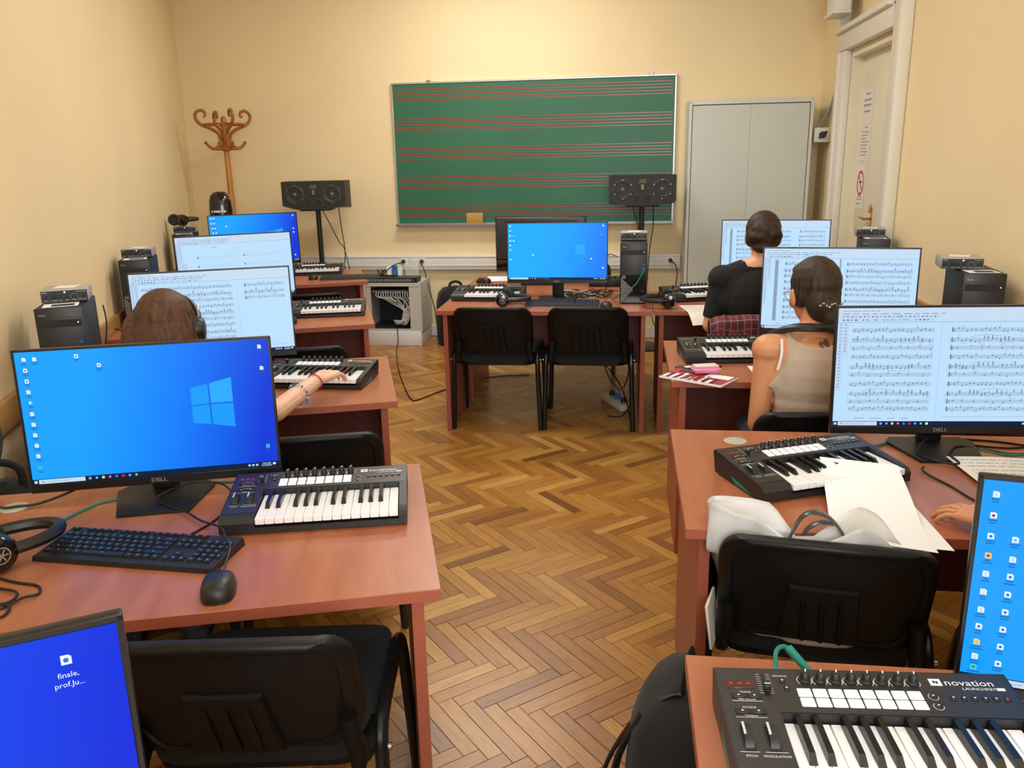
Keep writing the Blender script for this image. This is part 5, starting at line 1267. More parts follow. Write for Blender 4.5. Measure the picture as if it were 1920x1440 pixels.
# her headphones and bracelets are things of their own
hp_ = thing('headphones', 'black headphones worn over the brown bob hair', 'headphones'); hp_.matrix_world = girl.matrix_basis @ MH @ TR(0, .0, 0, rx=R(-38))
bnd = [(.104 * math.cos(R(a)), -.018, .02 + .124 * math.sin(R(a))) for a in range(-8, 189, 12)]
MB().tube(bnd, .011, 8, flat=((0, 1, 0), 1.4)).build('headband', 'black_plastic', hp_)
for s_ in (-1, 1):
    c = MB(); c.lathe([(.020, 0), (.036, .004), (.042, .014), (.042, .030)], 20, M=TR(s_ * .128, -.012, -.02, ry=R(-90 * s_))); c.build('ear_cup', 'black_plastic', hp_)
    c = MB(); c.lathe([(.041, 0), (.044, .006), (.042, .018), (.030, .022)], 20, M=TR(s_ * .102, -.012, -.02, ry=R(-90 * s_))); c.build('ear_cushion', 'black_matte', hp_)
MB().rbox(.122, .127, -.030, -.006, .055, .085, .002, 1, M=TR(-.020, -.003, 0.0)).build('name_label', 'paper', hp_)
def bangle(name, label, cat, sp, root, a, b_, t_, r_, th, m, beads=0):
    A = Vector(sp[a]); B = Vector(sp[b_]); d = (B - A).normalized(); c = A + (B - A) * t_; u = d.orthogonal().normalized(); v = d.cross(u)
    mw = root.matrix_basis; pts = [mw @ (c + u * r_ * math.cos(R(q)) + v * r_ * math.sin(R(q))) for q in range(0, 360, 15)]
    if beads:
        o = thing(name, label, cat, tuple(mw @ c))
        for i in range(beads):
            q = 2 * math.pi * i / beads; p = mw @ (c + u * r_ * math.cos(q) + v * r_ * math.sin(q)) - mw @ c; MB().ell(p, (th, th, th), 8, 6).build('bead', m if i % 3 else 'wheel_clear', o)
        return o
    return tag(MB().tube(pts, th, 6, closed=True).build(name, m), label, cat)
bangle('bead_bracelet', 'blue and white bead bracelet on the pianist\'s forearm', 'bracelet', sp, girl, 'elr', 'wrr', .52, .0385, .0042, 'bead_blue', 20)
bangle('thread_bracelet', 'thin red thread bracelet on the pianist\'s wrist', 'bracelet', sp, girl, 'elr', 'wrr', .92, .0285, .0022, 'thread_red')

# ---- woman in a beige tank top
sp2 = dict(pelvis=(0, .0, .545), waist=(0, .0, .70), chest=(.005, -.005, .82), neck=(.01, .035, .965), head=(.020, .095, 1.095), hp=-.20, hy=.16, hr=.0,
           shl=(-.150, .0, .918), shr=(.160, .01, .918), ell=(-.172, -.015, .655), wrl=(-.12, .20, .755), hdl=(.6, 1, -.05), elr=(.25, .05, .66), wrr=(.17, .26, .775), hdr=(-.3, 1, -.05),
           knl=(-.11, .42, .50), knr=(.11, .42, .50), anl=(-.11, .42, .09), anr=(.11, .42, .09), build=.93, voxel=.0045)
t, me, MH = person('woman in a beige tank top with a shoulder-blade tattoo and low bun', (.637, 2.885, 0), R(3), sp2, 'skin_tan'); wom = t
def tank(p):
    j, q, nm = arm_dist(sp2, p); x = abs(p.x - .005)
    if p.z < .57: return False
    if p.z < .80: return not (q < .050 and j > .25) and x < .19
    lim = .098 + .062 * max(0, (.955 - p.z) / .155) ** 2.2
    neckl = .935 + .03 * (x / .085) ** 2 if p.y < .04 else .885 + .07 * (x / .085) ** 2
    return x < lim and p.z < max(neckl, .0) if x < .085 else (x < lim and p.z < 1.02)
garment(me, tank, .006, 'cloth_beige', 'tank_top', t, 12)
garment(me, lambda p: p.z < .585 and p.z > .10 and not (arm_dist(sp2, p)[1] < .05), .006, 'denim', 'trousers', t)
bs = MB(); bs.tube(spline([(-.117, -.052, .965), (-.122, -.085, .92), (-.135, -.098, .87)], 5), 0.0050, 6, flat=((0, 1, 0), .35)); bs.build('bra_strap', 'cloth_white', t)
tt = MB()
for k, (x, z, w_, h_, a) in enumerate(((.052, .944, .030, .016, 20), (.060, .950, .016, .022, -30), (.040, .947, .014, .010, 60), (.086, .946, .016, .010, -20), (.094, .952, .008, .014, 30), (.07, .938, .02, .005, 0))):
    tt.add([(w_ / 2 * math.cos(R(q)) * (1 + .25 * math.sin(R(3 * q))), 0, h_ / 2 * math.sin(R(q))) for q in range(0, 360, 24)], [list(range(14, -1, -1))], 0, TR(x - .030, -.1, z, ry=R(a)) @ Matrix.Diagonal((1.2, 1, 1.2, 1)))
# press the tattoo outline onto the skin
from mathutils.bvhtree import BVHTree
def press(mb, me, off=.0012):
    bv = BVHTree.FromPolygons([v.co for v in me.vertices], [list(p.vertices) for p in me.polygons])
    for i, p in enumerate(mb.v):
        h_ = bv.ray_cast(Vector((p[0], p[1] - .3, p[2])), Vector((0, 1, 0)))
        if h_[0]: mb.v[i] = tuple(h_[0] - Vector((0, off, 0)))
press(tt, me); tt.build('tattoo', 'tattoo', t, 0)
h = MB()
hh((0, -.014, .036), (.083, .103, .094)); hh((0, -.065, -.03), (.062, .045, .075)); hh((-.055, -.01, .0), (.028, .055, .05)); hh((.055, -.01, .0), (.028, .055, .05)); hh((.0, -.10, -.052), (.040, .034, .036)); hh((.012, -.112, -.085), (.034, .026, .040)); hh((.022, -.105, -.115), (.020, .018, .030)); hh((0, .055, .085), (.055, .035, .03))
link('hair', remesh(h, .0045, 5, 'hair', 'hair_black'), t)
c = MB(); rr2 = random.Random(4)
for i in range(9):
    a = i * .7; c.ell((0, 0, 0), (.006, .004, .0042), 8, 5, 0, MH @ TR(-.036 + .009 * i, -.134 + .0005 * (i - 4) ** 2, -.046 + .006 * math.sin(i * 1.7), ry=a))
c.build('hair_clip', 'wire_silver', t)
gl = MB(); gl.tube([MH @ Vector(p) for p in spline([(-.083, -.02, .006), (-.082, .04, .010), (-.070, .092, .012)], 4)], .0014, 5); gl.tube([MH @ Vector(p) for p in spline([(.083, -.02, .006), (.082, .04, .010), (.070, .092, .012)], 4)], .0014, 5)
for s_ in (-1, 1): gl.tube([MH @ Vector((s_ * .036 + .028 * math.cos(R(q)), .102, .0 + .022 * math.sin(R(q)))) for q in range(0, 360, 20)], .0014, 5, closed=True)
gl.tube([MH @ Vector((x, .104, .004)) for x in (-.009, .009)], .0013, 5); gl.build('glasses', 'wire_silver', t)
nb = thing('headphones', 'black headphones hanging round the neck of the woman in beige', 'headphones'); nb.matrix_world = wom.matrix_basis
MB().tube(spline([(-.095, .11, .93), (-.115, .04, .965), (-.080, -.035, 1.000), (.0, -.062, 1.005), (.085, -.035, 1.000), (.125, .04, .97), (.105, .11, .93)], 6), .017, 8, flat=((0, -.5, 1), .75)).build('headband', 'black_plastic', nb)
for s_ in (-1, 1): c = MB(); c.lathe([(.02, 0), (.040, .005), (.043, .016), (.042, .04), (.03, .044)], 18, M=TR(.005 + s_ * .095, .125, .915, rx=R(60), ry=R(25 * s_))); c.build('ear_cup', 'black_matte', nb)

# ---- person in a black t-shirt with pinned-up hair
sp3 = dict(pelvis=(0, -.02, .545), waist=(0, -.04, .72), chest=(0, -.055, .88), neck=(.0, -.045, 1.04), head=(.012, -.005, 1.178), hp=-.10, hy=-.02, hr=.0,
           shl=(-.178, -.04, .972), shr=(.178, -.04, .972), ell=(-.225, -.03, .735), wrl=(-.12, .22, .765), hdl=(.4, 1, -.05), elr=(.26, .02, .74), wrr=(.15, .27, .775), hdr=(-.2, 1, -.05),
           knl=(-.12, .42, .50), knr=(.12, .42, .50), anl=(-.12, .40, .09), anr=(.12, .40, .09), build=1.05, voxel=.0055)
t, me, MH = person('person in a black t-shirt with pinned-up brown hair, facing a score', (.655, 4.265, 0), R(-1), sp3, 'skin'); blk = t
def tee(p):
    j, q, nm = arm_dist(sp3, p); return p.z > .575 and p.z < 1.055 and (q > .062 or j < .82) and (abs(p.x) > .07 or p.z < 1.035)
garment(me, tee, .009, 'cloth_black', 't_shirt', t)
garment(me, lambda p: p.z < .60 and p.z > .10 and not (arm_dist(sp3, p)[1] < .05), .006, 'cloth_black', 'trousers', t)
h = MB()
hh((0, -.012, .030), (.086, .102, .094)); hh((0, -.075, .0), (.085, .045, .060)); hh((.0, -.092, .030), (.068, .038, .040)); hh((-.03, -.100, -.005), (.045, .030, .028)); hh((.035, -.098, .008), (.045, .030, .026)); hh((0, -.075, -.055), (.060, .035, .030)); hh((-.06, -.02, -.01), (.026, .05, .045)); hh((.06, -.02, -.01), (.026, .05, .045)); hh((0, .05, .085), (.055, .035, .03))
link('hair', remesh(h, .0055, 3, 'hair', 'hair_dark'), t)
# ---- person at the sheet-covered desk (only the hand shows in the photograph)
sp4 = dict(pelvis=(0, .0, .545), waist=(0, .01, .70), chest=(0, .02, .86), neck=(0, .05, 1.03), head=(0, .10, 1.16), hp=-.25,
           shl=(-.18, .03, .98), shr=(.18, .03, .98), ell=(-.25, -.075, .715), wrl=(-.282, .148, .770), hdl=(-.58, .80, -.03), curll=(.10, .30, .30), elr=(.24, -.02, .71), wrr=(.12, .20, .775), hdr=(-.3, 1, -.05),
           knl=(-.11, .42, .50), knr=(.11, .42, .50), anl=(-.11, .40, .09), anr=(.11, .40, .09), build=1.0, voxel=.0032)
t, me, MH = person('person resting a hand on the desk beside the loose sheets', (1.115, 1.668, 0), R(2), sp4, 'skin_tan'); wk = t
garment(me, lambda p: p.z > .575 and p.z < 1.06 and (abs(p.x) > .085 or p.z < 1.015) and (arm_dist(sp4, p)[1] > .062 or arm_dist(sp4, p)[0] < .6), .008, 'cloth_grey', 't_shirt', t)
garment(me, lambda p: p.z < .60 and p.z > .10 and not (arm_dist(sp4, p)[1] < .05), .006, 'denim', 'trousers', t)
h = MB(); hh((0, -.014, .034), (.083, .102, .094)); hh((0, -.06, -.02), (.066, .05, .06)); hh((0, .05, .088), (.055, .035, .03)); link('hair', remesh(h, .006, 5, 'hair', 'hair_dark'), t)
# ================================================================ small things
# plaid shirt hung over the chair back of the person in black
t = thing('plaid_shirt', 'dark red plaid shirt draped over the chair back behind the person in black', 'shirt', (.66, 3.985, 0))
b = MB()
def drape(u, v):
    x = -.262 + .524 * u; s_ = (v - .42)        # v runs from the front of the back over the top and down behind
    wv = .010 * math.sin(11 * u + 3 * v) + .006 * math.sin(23 * u)
    edge = .030 * (2 * abs(u - .5)) ** 4
    if s_ < -.05: return Vector((x, .070 + .02 * wv, .80 - edge + (s_ + .05) * .5))
    if s_ > .05: return Vector((x * (1 - .05 * (v - .47)), -.068 - wv * .8 - .02 * (v - .47), .80 - edge - (s_ - .05) * .72 + wv))
    a = (s_ + .05) / .10 * math.pi; return Vector((x, .002 + .070 * math.cos(a), .80 - edge + .034 * math.sin(a) + wv * .3))
NU, NV = 40, 44
V = [drape(i / NU, j / NV) for j in range(NV + 1) for i in range(NU + 1)]
F = [(j * (NU + 1) + i, j * (NU + 1) + i + 1, (j + 1) * (NU + 1) + i + 1, (j + 1) * (NU + 1) + i) for j in range(NV) for i in range(NU)]
b.add(V, F); b.uv = [((k % (NU + 1)) / NU * .6, (k // (NU + 1)) / NV * .8) for f in F for k in f]
o = b.build('shirt_cloth', 'plaid', t, 80); md = o.modifiers.new('thick', 'SOLIDIFY'); md.thickness = .004; md.offset = 0
# sheets of paper -------------------------------------------------------
def sheet(name, label, pts, z, bend=None, m='paper', lines=None, cat='paper', thick=.0006, grp=None, droop=None):
    """pts: four corners (x, y) counter-clockwise; gently curled, with thickness"""
    t = thing(name, label, cat, (pts[0][0], pts[0][1], 0), 0, grp); o0 = Vector((pts[0][0], pts[0][1])); P = [Vector(p) - o0 for p in pts]; N = 12
    def fn(u, v):
        p = (P[0] * (1 - u) + P[1] * u) * (1 - v) + (P[3] * (1 - u) + P[2] * u) * v
        zz = z(u, v) if callable(z) else z
        return Vector((p.x, p.y, zz))
    b = MB(); b.grid(fn, N, N); b.grid(lambda u, v: fn(u, v) + Vector((0, 0, thick)), N, N); nn = (N + 1) ** 2
    b.f = [f[::-1] if i < N * N else f for i, f in enumerate(b.f)]
    rim = [i for i in range(N + 1)] + [(j + 1) * (N + 1) + N for j in range(N)] + [N * (N + 1) + N - 1 - i for i in range(N)] + [(N - 1 - j) * (N + 1) for j in range(N - 1)]
    for i in range(len(rim)): a, c = rim[i], rim[(i + 1) % len(rim)]; b.f.append([a, c, nn + c, nn + a]); b.m.append(0)
    b.build('sheet', m, t, 30)
    if lines:
        q = MB(); r_ = random.Random(len(label))
        for v in lines:
            u = .08
            while u < .92:
                l = r_.uniform(.02, .09); a, c, d, e = fn(u, v), fn(min(u + l, .93), v), fn(min(u + l, .93), v + .012), fn(u, v + .012)
                for p in (a, c, d, e): p.z += thick + .0006
                q.quad(a, c, d, e); u += l + r_.uniform(.01, .03)
        q.build('writing', 'ink_light', t, 0)
    return t
def over_kb(u, v): return ZD + .008 + .048 * max(0, (v - .42) / .58) ** .7 * (1 if v > .42 else 0)
# blank sheets that lie half on the sheet-covered midi keyboard
sheet('paper_sheet', 'upper blank sheet slanting off the covered midi keyboard', [(.470, 1.775), (.668, 1.715), (.695, 2.105), (.515, 2.155)], lambda u, v: ZD + .0045 + .052 * max(0, (v - .35) / .65) ** .8 if v > .35 else ZD + .0045, grp='blank sheets')
sheet('paper_sheet', 'lower blank sheet with its corner past the desk edge, beneath the upper one', [(.55, 1.76), (.708, 1.735), (.70, 1.99), (.60, 2.06)], lambda u, v: ZD + .0012, grp='blank sheets')
sheet('paper_sheet', 'printed sheet lying against the monitor foot on the sheet-covered desk', [(.905, 2.075), (1.16, 2.06), (1.15, 2.30), (.888, 2.312)], lambda u, v: ZD + .0105 + .004 * math.sin(3 * u), m='paper_warm', lines=[.12, .22, .32, .45, .55, .68, .78, .88])
sheet('paper_sheet', 'handwritten sheet hanging over the desk edge beside the person in black', [(.365, 4.50), (.515, 4.56), (.515, 4.83), (.305, 4.815)], lambda u, v: ZD + .0008 - .22 * max(0, .40 - v) ** 1.5, m='paper_warm', lines=[.35, .45, .55, .65, .75, .85])
sheet('paper_sheet', 'white sheet beside the elbow of the woman in beige', [(.506, 3.22), (.68, 3.20), (.70, 3.375), (.495, 3.375)], ZD + .0008)
sheet('paper_sheet', 'white sheets lying on the back-to-back desk behind the mouse', [(-1.0, 5.80), (-.72, 5.80), (-.72, 6.05), (-1.0, 6.05)], ZD + .0008)
# magazine and pencil case ----------------------------------------------
t = thing('magazine', 'red and white magazine under the pink pencil case', 'magazine', (.278, 3.155, ZD), R(-32))
b = MB(); b.rbox(-.13, .13, -.062, .085, .0, .009, .002, 1); b.build('pages', 'paper', t)
b = MB(); b.flat(-.128, .128, -.060, .083, .0096); b.build('cover', 'mag_red', t, 0)
b = MB()
for i in range(7): b.flat(-.12 + i * .03, -.105 + i * .03, -.058, -.01 + .02 * (i % 3), .0102)
b.flat(.02, .12, .02, .075, .0102); b.build('cover_print', 'paper', t, 0)
b = MB()
for i in range(6): b.flat(-.105 + i * .036, -.092 + i * .036, -.05, .01, .0108)
b.flat(-.1, -.02, .04, .07, .0105); b.build('cover_print_dark', 'mag_dark', t, 0)
t = thing('booklet', 'small dark booklet tucked behind the pink pencil case', 'booklet', (.262, 3.325, ZD), R(20))
MB().rbox(-.05, .05, -.028, .028, 0, .008, .002, 1).build('pages', 'mag_dark', t); MB().flat(-.02, .02, -.012, .012, .0084).build('cover_label', 'paper', t, 0)
t = thing('pencil_case', 'pink zipped pencil case lying on the magazine', 'pencil case', (.315, 3.215, ZD + .0112), R(14))
b = MB(); b.rbox(-.052, .052, -.030, .030, .002, .030, .011, 3); b.build('case_body', 'pink', t, 60); b = MB(); b.rbox(-.046, .046, -.024, .024, .0285, .0325, .002, 2); b.build('pale_panel', 'pink_light', t)
b = MB(); b.tube([Vector((x, y, .020)) for x, y in rrect(-.0532, .0532, -.0312, .0312, .011, 4)], .0014, 5, closed=True); b.build('zip', 'pink_light', t); b = MB(); b.rbox(.050, .072, .012, .02, .014, .022, .002, 1); b.build('zip_pull', 'black_plastic', t)
# white plastic bag on the chair ------------------------------------------
pbag = thing('plastic_bag', 'translucent white plastic carrier bag slumped on the chair', 'plastic bag', (.445, 1.872, .463), R(-8))
def bagf(u, v):
    a = 2 * math.pi * u; e = .62; ca, sa = math.cos(a), math.sin(a)
    x = (.205 + .02 * v) * math.copysign(abs(ca) ** e, ca); s_ = math.copysign(abs(sa) ** e, sa)
    top = .335 if x < -.10 else (.335 - .065 * min(1, (x + .10) / .06) if x < -.04 else (.27 + .06 * min(1, max(0, (x + .02) / .10)) if x < .09 else .33 - .07 * (x - .09) / .12))
    z = max(.0012, v * top + .008 * math.sin(5 * a + 2) * v)
    lo = -.098 - .085 * min(1, max(0, z - .03) / .275) + .05 * min(1, (x / .21) ** 2)      # the chair back
    hi = .10 if z < .19 else (.10 - .19 * min(1, (z - .19) / .03) if z < .285 else -.09 + .05 * min(1, (z - .285) / .04))   # slips under the desk, swells above it
    y = lo + (hi - lo) * (s_ + 1) / 2
    soft = .007 * math.sin(6 * x / .2 + 9 * v + 2 * s_) + .004 * math.sin(14 * x / .2 - 7 * v)
    if v > .6: y = y * (1 - .35 * (v - .6)) + (-.10) * .35 * (v - .6)
    return Vector((x + soft * .7 - (.02 * v if x < -.15 else 0), max(lo, min(hi, y + soft)), z))
b = MB(); b.grid(bagf, 84, 28); b.add([bagf(i / 84, 0) for i in range(84)], [list(range(83, -1, -1))]); o = b.build('bag_film', 'plastic_bag', pbag, 80); md = o.modifiers.new('thick', 'SOLIDIFY'); md.thickness = .0008
for yy, hx, k_ in ((-.12, .0, 1.02), (-.075, .035, .9)):
    MB().tube(spline([(hx - .07, yy, .21), (hx - .062, yy - .003, .27), (hx - .03, yy, .30 * k_ + .03), (hx + .02, yy + .01, .295 * k_ + .03), (hx + .065, yy + .02, .27), (hx + .085, yy + .02, .20)], 8), .0032, 8, flat=((0, 1, 0), 4)).build('bag_handle', 'bag_handle', pbag)
b = MB(); b.ell((.09, .0, .10), (.09, .075, .085)); b.build('bag_contents', 'bag_content', pbag, 60)
b = MB(); b.ell((-.08, 0, .1), (.085, .07, .085)); b.build('bag_contents', 'bag_content', pbag, 60)
t = thing('notebook', 'pale notebook sticking out beside the chair holding the plastic bag', 'notebook', (.222, 1.79, .46), R(-15)); MB().rbox(-.003, .003, -.05, .05, 0, .11, .001, 1, M=TR(0, 0, 0, ry=R(-8))).build('cover', 'paper_warm', t)
# backpacks ---------------------------------------------------------------
def backpack(label, loc, rz, W, L, H, strap=True):
    t = thing('backpack', label, 'backpack', loc, rz)
    b = MB(); V = []; F = []; n_ = 28; rings = [(.80, 0), (.96, .02), (1.0, .12), (1.0, .5), (.96, .72), (.86, .88), (.62, .97), (.25, 1.0)]
    for k, z in rings:
        for i in range(n_):
            a = 2 * math.pi * i / n_; c_, s_ = math.cos(a), math.sin(a)
            V.append((W / 2 * k * math.copysign(abs(c_) ** .6, c_), L / 2 * k * math.copysign(abs(s_) ** .6, s_) + .03 * z, H * z + .004 * math.sin(5 * a) * (z > .05)))
    for r_ in range(len(rings) - 1): F += [(r_ * n_ + i, r_ * n_ + (i + 1) % n_, (r_ + 1) * n_ + (i + 1) % n_, (r_ + 1) * n_ + i) for i in range(n_)]
    F += [[(len(rings) - 1) * n_ + i for i in range(n_)], list(range(n_ - 1, -1, -1))]
    b.add(V, F); b.build('bag_body', 'black_fabric', t, 60)
    b = MB(); b.rbox(-W * .36, W * .36, -L / 2 - .04, -L / 2 + .03, H * .08, H * .48, .03, 3); b.build('front_pocket', 'black_fabric', t, 60)
    MB().tube(spline([(-.05, .03, H * .96), (-.045, .03, H * 1.05), (0, .03, H * 1.085), (.045, .03, H * 1.05), (.05, .03, H * .96)], 6), .012, 8, flat=((0, 1, 0), .35)).build('top_handle', 'black_matte', t)
    if strap:
        for s_ in (-1, 1): MB().tube(spline([(s_ * W * .22, L * .42, H * .92), (s_ * W * .30, L * .62, H * .7), (s_ * W * .36, L * .60, H * .35), (s_ * W * .38, L * .40, H * .1)], 6), .028, 8, flat=((0, 1, 0), .25)).build('shoulder_strap', 'black_matte', t)
    MB().tube(spline([(-W * .40, -L * .46, H * .55), (-W * .25, -L * .50, H * .78), (0, -L * .47, H * .86), (W * .25, -L * .50, H * .78), (W * .40, -L * .46, H * .55)], 6), .004, 5).build('zip', 'print_dark', t)
    return t
bpk = backpack('black backpack on the floor at the corner of the desk with the midi keyboard', (.165, 1.475, 0), R(75), .34, .24, .56)
bpk_i = (Matrix.Translation((.165, 1.475, 0)) @ Matrix.Rotation(R(75), 4, 'Z')).inverted()
MB().tube([bpk_i @ p for p in spline([(.12, 1.43, .555), (.06, 1.43, .53), (.0, 1.48, .40), (-.035, 1.52, .27), (-.05, 1.52, .12), (-.06, 1.53, .018)], 8)], .016, 8, flat=((0, 1, .3), .3)).build('loose_strap', 'black_matte', bpk)
backpack('black backpack slumped by the back wall between the rack and the mid-room desk', (-1.47, 7.12, 0), R(15), .36, .26, .50)
backpack('tall black bag standing between the pianist\'s chair and the wall rail', (-1.83, 2.085, 0), R(20), .17, .20, .665, False)
# cables ---------------------------------------------------------------------
z1 = ZD + .003
wire('usb_cable', 'teal cable snaking from the wall side to the midi keyboard with the mouse beside it', [(-1.50, 1.50, z1), (-1.47, 1.60, z1), (-1.43, 1.66, z1), (-1.36, 1.69, z1), (-1.34, 1.76, z1), (-1.32, 1.82, z1), (-1.25, 1.88, z1), (-1.18, 1.945, z1), (-1.02, 1.99, z1), (-.88, 1.97, z1), (-.80, 1.955, ZD + .03), (-.775, 1.945, ZD + .035)], .0033, 'teal_cable')
wire('mouse_cable', 'thin black cable running from the mouse over the monitor foot', [(-.822, 1.478, ZD + .014), (-.845, 1.56, ZD + .026), (-.875, 1.60, ZD + .03), (-.905, 1.645, ZD + .03), (-.955, 1.69, ZD + .018), (-1.0, 1.72, ZD + .012), (-1.06, 1.765, ZD + .0115), (-1.13, 1.80, ZD + .0115), (-1.17, 1.83, ZD + .02), (-1.12, 1.90, ZD + .03), (-1.05, 1.93, ZD + .02), (-.99, 1.88, z1), (-.975, 1.80, z1), (-.975, 1.73, z1), (-.99, 1.67, z1), (-1.0, 1.645, z1)], .0026)
wire('headphone_cable', 'tangled thin black cable of the emblem headphones', [(-1.32, 1.43, z1), (-1.25, 1.41, z1), (-1.19, 1.40, z1), (-1.165, 1.37, z1), (-1.18, 1.345, z1 + .004), (-1.20, 1.31, z1), (-1.225, 1.285, z1), (-1.20, 1.27, z1), (-1.175, 1.285, z1), (-1.19, 1.315, z1 + .004), (-1.26, 1.32, z1), (-1.33, 1.30, z1), (-1.38, 1.26, z1), (-1.42, 1.22, z1)], .0028)
wire('headphone_cable', 'second loop of thin black cable beside the emblem headphones', [(-1.37, 1.40, z1), (-1.28, 1.385, z1), (-1.21, 1.365, z1 + .004), (-1.195, 1.33, z1 + .004), (-1.23, 1.30, z1 + .003), (-1.29, 1.27, z1), (-1.36, 1.25, z1)], .0028)
wire('monitor_cable', 'black cable drooping over the grommet beside the blue screen', [(-1.60, 1.72, ZD + .05), (-1.55, 1.75, ZD + .012), (-1.52, 1.77, ZD + .007), (-1.47, 1.80, ZD + .007), (-1.40, 1.86, ZD + .03), (-1.35, 1.90, ZD + .08)], .0033)
bun = thing('cable_bundle', 'looped bundle of black cables at the wall end of the desk with the mouse', 'cable bundle', (-1.70, 1.86, 0))
for k in range(6): MB().tube([(.035 * math.cos(R(a)) + .012 * (k % 3), .02 * math.sin(R(a * 2)) + .01 * k - .02, .82 + (.06 + .006 * k) * math.sin(R(a)) + .004 * k) for a in range(0, 360, 20)], .0042, 6, closed=True).build('cable_loop', 'black_cable', bun)
MB().tube(spline([(0, 0, .76), (.01, -.02, .6), (-.01, .0, .3), (0, 0, .004)], 6), .012, 7).build('cable_tail', 'black_cable', bun)
# teal usb plug behind the front midi keyboard, right desk
u = thing('usb_cable', 'teal cable plugged into the back of the midi keyboard above the backpack', 'cable', (.25, 1.185, ZD))
MB().tube(spline([(0, -.012, .030), (0, .03, .032), (.005, .065, .04), (.022, .085, .038), (.045, .07, .025), (.06, .03, .012), (.10, .02, .006), (.22, .03, .005)], 7), .004, 7).build('cord', 'teal_cable', u); MB().cyl((.028, .085, .036), (.058, .045, .016), .0075, 10, r2=.006).build('plug', 'teal_rubber', u)
MB().rbox(-.007, .007, -.005, .028, .022, .038, .003).build('plug', 'teal_rubber', u)
# teal and black cables behind the sheet-covered desk's monitor
wire('usb_cable', 'teal cable from the covered midi keyboard towards the score monitor', [(.63, 2.318, ZD + .03), (.66, 2.35, ZD + .02), (.72, 2.40, ZD + .006), (.80, 2.46, z1), (.87, 2.50, z1), (.93, 2.46, z1), (1.0, 2.41, z1), (1.06, 2.36, z1), (1.12, 2.32, ZD + .018), (1.20, 2.28, ZD + .018), (1.3, 2.26, z1)], .0033, 'teal_cable')
for i, (lab, pts) in enumerate((('black cable crossing behind the score monitor of the sheet-covered desk', [(.90, 2.50, z1), (1.0, 2.44, z1), (1.10, 2.42, z1), (1.2, 2.45, z1), (1.35, 2.44, z1)]), ('black cable curving round the foot of the monitor on the sheet-covered desk', [(.90, 2.46, ZD + .02), (.86, 2.40, ZD + .03), (.82, 2.33, ZD + .0125), (.85, 2.27, ZD + .0125), (.90, 2.25, ZD + .0135), (.90, 2.32, ZD + .016), (.95, 2.40, ZD + .012), (1.03, 2.40, z1), (1.08, 2.37, z1), (1.12, 2.33, ZD + .02)]), ('thin black mouse cable running under the resting hand', [(.80, 2.22, ZD + .0125), (.79, 2.20, ZD + .0125), (.80, 2.175, ZD + .006), (.83, 2.11, z1), (.85, 2.03, z1), (.875, 1.985, z1), (.905, 1.98, ZD + .012)]), ('black cable running straight past the monitor foot towards the wall', [(1.0, 2.49, z1), (1.1, 2.47, z1), (1.25, 2.40, z1), (1.4, 2.39, z1)]))):
    wire('desk_cable', lab, pts, .003)
# tangle on the mid-room desk
rc = random.Random(9)
tg = thing('cable_tangle', 'tangle of black cables spread on the mid-room desk beside the tower', 'cable tangle', (-.2, 5.2, ZD))
for k in range(11):
    p0 = (rc.uniform(-.25, -.1), rc.uniform(-.08, .1)); pts = [(p0[0], p0[1], .004)]
    for j in range(5): pts.append((p0[0] + (j + 1) * .055 + rc.uniform(-.03, .03), rc.uniform(-.15, .16), .004 + .002 * k * .5))
    pts[-1] = (min(.16, pts[-1][0]), pts[-1][1], pts[-1][2])
    pts = [(min(.155, x), max(-.16, y) if x < .1 else max(.13, y), z) for x, y, z in pts]
    MB().tube(spline(pts, 6), .003, 5).build('cord', 'black_cable' if k % 4 else 'white_cable', tg)
bxm = thing('mixer_box', 'small dark mixer with knobs on the desk behind the mid-room monitor', 'mixer', (-.12, 5.62, ZD), R(180))
MB().rbox(-.12, .12, -.09, .09, 0, .05, .006).build('case', 'kb_side', bxm)
for i in range(6): MB().lathe([(.008, 0), (.006, .014), (.004, .015)], 10, M=TR(-.09 + i * .036, .04, .0502)).build('knob', 'knob_black', bxm)
wire('usb_cable', 'teal cable arching out of the front of the mid-room tower', [(.105, 4.866, ZD + .205), (.10, 4.85, ZD + .19), (.06, 4.835, ZD + .12), (.0, 4.835, ZD + .075), (-.03, 4.85, ZD + .06), (-.06, 4.95, ZD + .02), (-.08, 5.05, z1)], .0033, 'teal_cable')
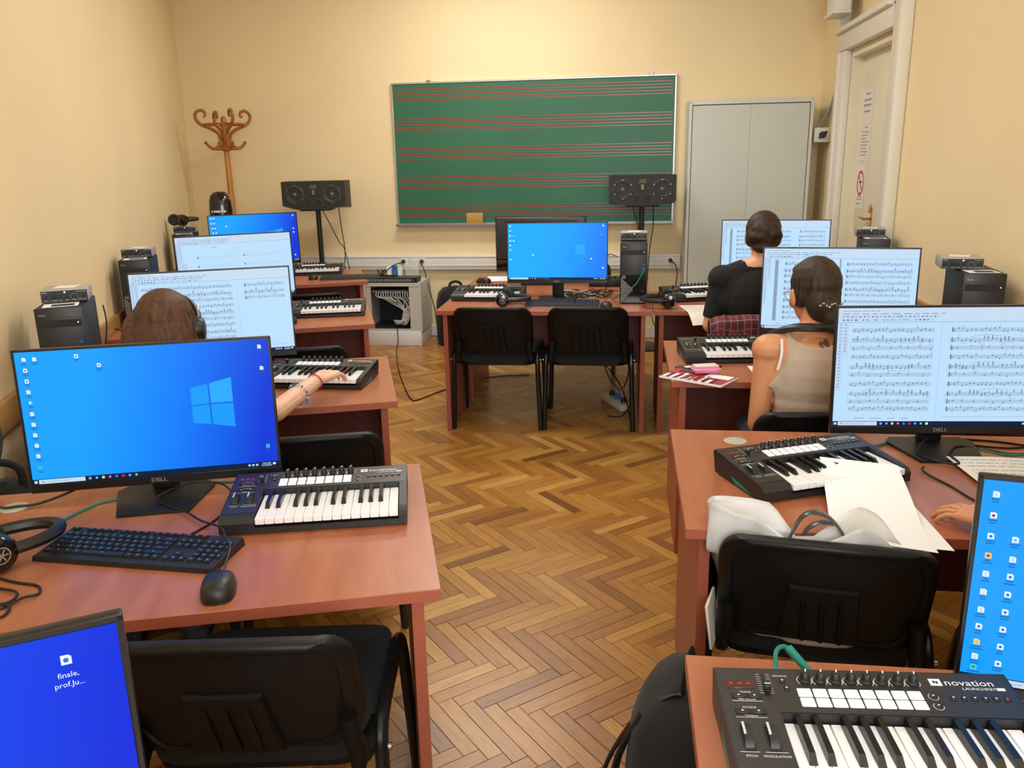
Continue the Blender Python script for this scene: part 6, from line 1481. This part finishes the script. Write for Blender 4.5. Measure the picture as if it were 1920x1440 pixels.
wire('desk_cable', 'thin cable looping up beside the mid-room tower', [(-.05, 5.1, ZD + .25), (-.10, 5.12, ZD + .26), (-.12, 5.14, ZD + .20), (-.10, 5.16, ZD + .12), (-.13, 5.2, z1)], .0028)
wire('tower_cable', 'thin dark cable leaving the tower in front of the door', [(1.35, 5.0, 1.02), (1.28, 5.02, .97), (1.2, 5.05, .88), (1.15, 5.1, ZD + .05), (1.1, 5.15, z1)], .004)
# power strip and hanging cables below the mid-room desk
ps = thing('power_strip', 'white power strip on the floor beneath the mid-room desk', 'power strip', (-.04, 5.27, 0), R(25))
MB().rbox(-.05, .05, -.16, .16, 0, .045, .008).build('strip_body', 'white_lacquer', ps)
for i in range(3): MB().cyl((0, -.1 + i * .09, .0455), (0, -.1 + i * .09, .075), .02, 12, r2=.016).build('plug', 'black_plastic' if i != 1 else 'blue_folder', ps)
for i, pts in enumerate(([(-.2, 5.36, .70), (-.18, 5.3, .45), (-.1, 5.25, .2), (-.02, 5.22, .11)], [(-.3, 5.37, .68), (-.22, 5.28, .4), (-.05, 5.2, .2), (.02, 5.0, .1), (.04, 4.95, .006)], [(.02, 5.38, .70), (.0, 5.3, .5), (.03, 5.22, .25), (.0, 5.28, .11)], [(.06, 5.3, .5), (.05, 5.2, .3), (.06, 5.1, .12), (.0, 4.98, .02), (-.1, 5.0, .006)])):
    wire('hanging_cable', ('black cable dropping straight onto the power strip plugs', 'long black cable sweeping under the mid-room desk to the floor', 'black cable beside the tower desk leg reaching the power strip', 'black cable curling on the floor beside the power strip')[i], pts, .004)
wire('tower_cable', 'thin pale cable hanging down the side of the tower beside the pianist', [(-1.90, 2.80, 1.08), (-1.885, 2.78, 1.0), (-1.90, 2.74, .85), (-1.92, 2.70, z1)], .0028)
wire('headphone_cable', 'thin black cable looping behind the tower beside the pianist', [(-2.0, 3.0, .95), (-1.94, 2.98, .93), (-1.93, 2.95, .85), (-1.86, 2.93, .80), (-1.8, 2.88, z1)], .003)
wire('tower_cable', 'thin pale cable hanging down the wall beside the tower under the folded headphones', [(-3.06, 5.70, 1.06), (-3.03, 5.66, 1.0), (-3.02, 5.62, .85), (-3.03, 5.58, z1)], .003)
